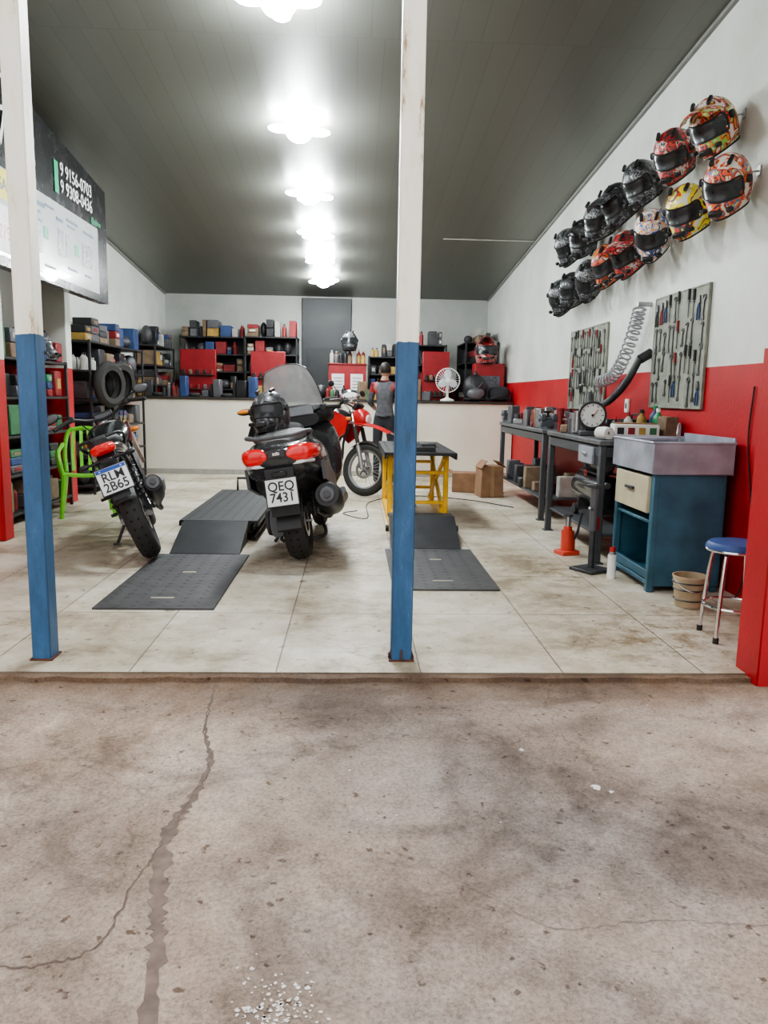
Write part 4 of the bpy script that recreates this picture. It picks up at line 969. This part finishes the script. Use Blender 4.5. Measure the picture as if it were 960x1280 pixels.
display(-.42,.2,12.75,1.75,2)
def redpanel(x0,x1,y,z0,z1):
    m=MB('red_display_stand'); cx=(x0+x1)/2
    m.box((cx,y,z1/2+z0/2),(x1-x0,.10,z1-z0),RC); 
    for s in (x0+.03,x1-.03): m.box((s,y,z0/2),(.04,.06,z0),DST)
    m.box((cx,y,.01),(x1-x0,.3,.02),DST)
    for r in range(2): 
        m.box((cx,y-.09,z0+.06+r*(z1-z0)/3),(x1-x0-.04,.08,.01),DST)
        for k in range(5): m.box((x0+.06+k*(x1-x0-.12)/4,y-.09,z0+.105+r*(z1-z0)/3),(.05,.05,.08),random.choice([BLK,MKRF,GRY,MRED,BLK,BLK]))
    m.done()
redpanel(-2.95,-2.35,13.3,1.25,1.98); redpanel(-1.72,-1.15,13.0,1.2,1.95); redpanel(1.15,1.6,13.0,1.2,2.0)
m=MB('motorcycle_helmet'); helmet(m,TR(0,0,0,180)@Matrix.Scale(1.1,4),G[2],False); m.done(TR(-.08,12.93,2.13))
m=MB('red_display_cabinet'); m.box((2.2,12.62,.9),(.48,.34,1.8),RC); m.box((2.2,12.447,1.4),(.34,.006,.4),pm('brochure_dark',(.08,.08,.10),.4,var=.6,scale=25)); m.done()
m=MB('motorcycle_helmet'); helmet(m,TR(0,0,0,170)@Matrix.Scale(1.5,4),G[1],True); m.done(TR(2.16,12.62,2.00))
m=MB('table_fan')
m.lathe([(.001,0),(.11,0),(.11,.02),(.03,.05),(.018,.08),(.018,.2)],(0,0,0),(0,0,1),WHT,seg=24); m.cyl((0,.12,.30),(0,-.01,.30),.05,WHT)
m.box((0,.05,.22),(.04,.05,.1),WHT)
for yy in (-.07,-.0): m.torus((0,yy,.32),.185,.006,(0,1,0),WHT,seg=36,rs=6)
for i in range(28):
    a=2*math.pi*i/28; c,s=math.cos(a),math.sin(a)
    m.tube([(c*.03,-.085,.32+s*.03),(c*.12,-.085,.32+s*.12),(c*.185,-.05,.32+s*.185),(c*.185,-.0,.32+s*.185),(c*.05,.03,.32+s*.05)],.0022,WHT,seg=4,n=2)
for i in range(3):
    M=Matrix.Translation((0,-.04,.32))@Matrix.Rotation(2*math.pi*i/3,4,'Y')@Matrix.Rotation(R(18),4,'Z')
    m.sph(M@Vector((0,0,.09)),(.06,.01,.08),pm('fan_blade',(.6,.68,.72),.3),rot=(0,math.degrees(2*math.pi*i/3),18))
m.cyl((0,-.09,.32),(0,-.07,.32),.035,WHT); m.done(TR(1.47,12.05,1.1885,-5))
m=MB('backpack'); m.sph((0,0,.2),(.2,.14,.22),BLK); m.sph((0,-.1,.12),(.14,.07,.1),GRY); m.sph((0,0,.035),(.19,.13,.035),BLK); m.tube([(-.05,0,.38),(0,0,.46),(.05,0,.38)],.012,BLK); m.tube([(-.1,-.13,.3),(0,-.16,.2),(.1,-.13,.3)],.008,GRY); m.done(TR(1.9,12.02,1.189))
m=MB('folded_jacket'); JB=pm('jacket_black',(.02,.02,.024),.8,bump=.5,scale=20); m.loft([(-.14,0,.09,.08,.04,2.4),(-.08,0,.13,.16,.1,2.6),(.08,0,.14,.17,.12,2.5),(.14,0,.09,.1,.06,2.4)],JB); m.tube([(-.15,-.1,.06),(0,-.13,.1),(.15,-.1,.05)],.03,JB); m.done(TR(2.29,12.05,1.172))
m=MB('spare_tyre')
for k,(y,z) in enumerate(((9.5,1.33),(9.95,1.35))):
    m.lathe([(.17,-.05),(.23,-.06),(.27,-.03),(.28,0),(.27,.03),(.23,.06),(.17,.05),(.19,0)],(-2.97,y,z),(1,-.35,0),RUB,seg=40,closed=True); m.tube([(-3.11,y,z+.2),(-2.97,y,z+.19)],.01,STL,smooth=False)
m.done()
m=MB('motorcycle_helmet'); helmet(m,TR(0,0,0,-70)@Matrix.Scale(1.05,4),G[2],False); m.done(TR(-3.26,8.1,1.70))
m=MB('motorcycle_helmet'); helmet(m,TR(0,0,0,-70)@Matrix.Scale(1.05,4),RC,False); m.done(TR(-3.26,7.7,1.70))

m=MB('plastic_chair'); LG=pm('lime_plastic',(.16,.48,.04),.35)
m.surf(lambda u,v:((u-.5)*.44,-.21+.42*v,.42-.02*math.sin(math.pi*u)-.02*(1-v)),10,10,LG,(0,0,.02))
for s in (-1,1):
    m.tube([(s*.21,.20,.42),(s*.22,.22,.3),(s*.25,.25,.0)],[.03,.028,.02],LG,seg=8); m.tube([(s*.20,-.2,.40),(s*.22,-.24,.2),(s*.24,-.27,.0)],[.03,.028,.02],LG,seg=8)
    m.tube([(s*.22,.2,.40),(s*.25,.21,.55),(s*.26,.15,.64),(s*.25,-.05,.66),(s*.22,-.2,.70)],.022,LG,seg=8,flat=1.3)
    m.tube([(s*.19,-.2,.42),(s*.2,-.26,.62),(s*.16,-.31,.82),(s*.06,-.325,.86),(0,-.33,.865)],.022,LG,seg=8)
for k in range(4):
    x=-.12+.08*k; m.tube([(x,-.205,.43),(x,-.27,.65),(x*.85,-.32,.84)],.024,LG,seg=6,flat=.4)
m.done(TR(-2.70,7.8,0,200))

# ------------------------------------------------------------------ mechanic
def person(Mw):
    V=[((0,0,.94),.125,.10),((0,0,1.08),.115,.095),((0,0,1.24),.135,.10),((0,.0,1.36),.135,.095),((0,0,1.445),.065,.06),((0,.01,1.50),.05,.052),((0,.02,1.56),.05,.055),
       ((-.155,0,1.395),.062,.062),((-.225,.03,1.16),.045,.045),((-.18,.24,1.06),.030,.030),((-.165,.31,1.055),.022,.028),
       ((.155,0,1.395),.062,.062),((.23,.02,1.15),.045,.045),((.20,.23,1.08),.030,.030),((.19,.30,1.08),.022,.028),
       ((-.09,0,.88),.092,.092),((-.105,.02,.48),.058,.06),((-.11,-.02,.10),.042,.045),((-.12,.04,.045),.038,.04),((-.13,.13,.035),.036,.03),
       ((.09,0,.88),.092,.092),((.11,.05,.48),.058,.06),((.12,.03,.10),.042,.045),((.125,.09,.045),.038,.04),((.14,.18,.035),.036,.03)]
    E=[(0,1),(1,2),(2,3),(3,4),(4,5),(5,6),(3,7),(7,8),(8,9),(9,10),(3,11),(11,12),(12,13),(13,14),(0,15),(15,16),(16,17),(17,18),(18,19),(0,20),(20,21),(21,22),(22,23),(23,24)]
    me=bpy.data.meshes.new('sk'); me.from_pydata([v[0] for v in V],E,[]); ob=bpy.data.objects.new('sk',me); COL.objects.link(ob)
    sk=ob.modifiers.new('s','SKIN'); ob.modifiers.new('u','SUBSURF').levels=2
    for i,v in enumerate(V): me.skin_vertices[0].data[i].radius=(v[1],v[2])
    me.skin_vertices[0].data[0].use_root=True
    dg=bpy.context.evaluated_depsgraph_get(); em=bpy.data.meshes.new_from_object(ob.evaluated_get(dg))
    vs=[v.co.copy() for v in em.vertices]; fs=[list(p.vertices) for p in em.polygons]
    bpy.data.objects.remove(ob)
    SH=pm('workshirt_grey',(.085,.085,.095),.85,var=.3,bump=.4,scale=22); PT=pm('trousers_dark',(.03,.033,.04),.85,bump=.4,scale=22)
    def mt(c):
        if c.z<.09: return BLK
        if c.y>.15 and c.z>.9: return SKIN
        if abs(c.x)>.15 and c.z<1.22 and c.z>.9: return SH if c.y<.09 else SKIN
        if c.z<.97: return PT
        if c.z>1.46: return SKIN
        if abs(c.x)>.11 and c.z>1.30: return MRED
        return SH
    m=MB('mechanic_person'); m.add(vs,fs,mt)
    m.torus((0,0,.965),.118,.014,(0,0,1),BLK,seg=24,rs=6)
    m.torus((0,.005,1.46),.06,.012,(0,0,1),MRED,seg=20,rs=6)
    hc=Vector((0,.03,1.605))
    m.sph(hc,(.073,.09,.108),SKIN,seg=24,rings=16); m.sph(hc+Vector((0,.02,-.06)),(.05,.062,.05),SKIN)
    m.sph(hc+Vector((0,-.014,.022)),(.079,.09,.098),HAIR,seg=24,rings=16)
    for s in (-1,1):
        m.sph(hc+Vector((s*.075,.0,-.01)),(.012,.02,.03),SKIN); m.sph(hc+Vector((s*.028,.083,.0)),(.012,.007,.008),WHT,seg=10,rings=6); m.sph(hc+Vector((s*.028,.09,.0)),(.005,.003,.005),BLK,seg=8,rings=6); m.box(hc+Vector((s*.028,.088,.018)),(.03,.006,.005),HAIR)
    m.tube([hc+Vector((0,.088,.01)),hc+Vector((0,.108,-.02)),hc+Vector((0,.092,-.03))],[.007,.012,.01],SKIN,seg=8); m.box(hc+Vector((0,.084,-.055)),(.04,.008,.009),pm('lips',(.3,.12,.1),.5))
    for s,w in ((-1,Vector((-.165,.31,1.055))),(1,Vector((.19,.30,1.08)))):
        m.sph(w+Vector((0,.035,-.002)),(.038,.05,.016),SKIN)
        for k,L in enumerate((.07,.08,.075,.06)):
            b=w+Vector((-.027+.018*k,.075,0)); m.tube([b-Vector((0,.02,0)),b+Vector((0,L*.4,.004)),b+Vector((0,L*.75,-.012)),b+Vector((0,L*.95,-.035))],[.009,.0085,.008,.006],SKIN,seg=7)
        m.tube([w+Vector((-s*.03,.01,-.002)),w+Vector((-s*.055,.04,-.008)),w+Vector((-s*.052,.075,-.015))],[.011,.010,.007],SKIN,seg=7)
    m.done(Mw)
person(TR(.44,10.9,.0,-12))

# ------------------------------------------------------------------ world
w=bpy.data.worlds.new('world'); scene.world=w; w.use_nodes=True; nt=w.node_tree; bg=nt.nodes['Background']
tc=nt.nodes.new('ShaderNodeTexCoord'); sp=nt.nodes.new('ShaderNodeSeparateXYZ'); cr=nt.nodes.new('ShaderNodeValToRGB')
nt.links.new(tc.outputs['Generated'],sp.inputs[0]); nt.links.new(sp.outputs['Z'],cr.inputs[0]); nt.links.new(cr.outputs[0],bg.inputs[0])
cr.color_ramp.elements[0].color=(.75,.74,.72,1); cr.color_ramp.elements[1].color=(.98,.98,1,1); cr.color_ramp.elements[1].position=.6
bg.inputs[1].default_value=1.6
scene.view_settings.view_transform='AgX'
scene.view_settings.look='AgX - Medium High Contrast'
scene.view_settings.exposure=.22
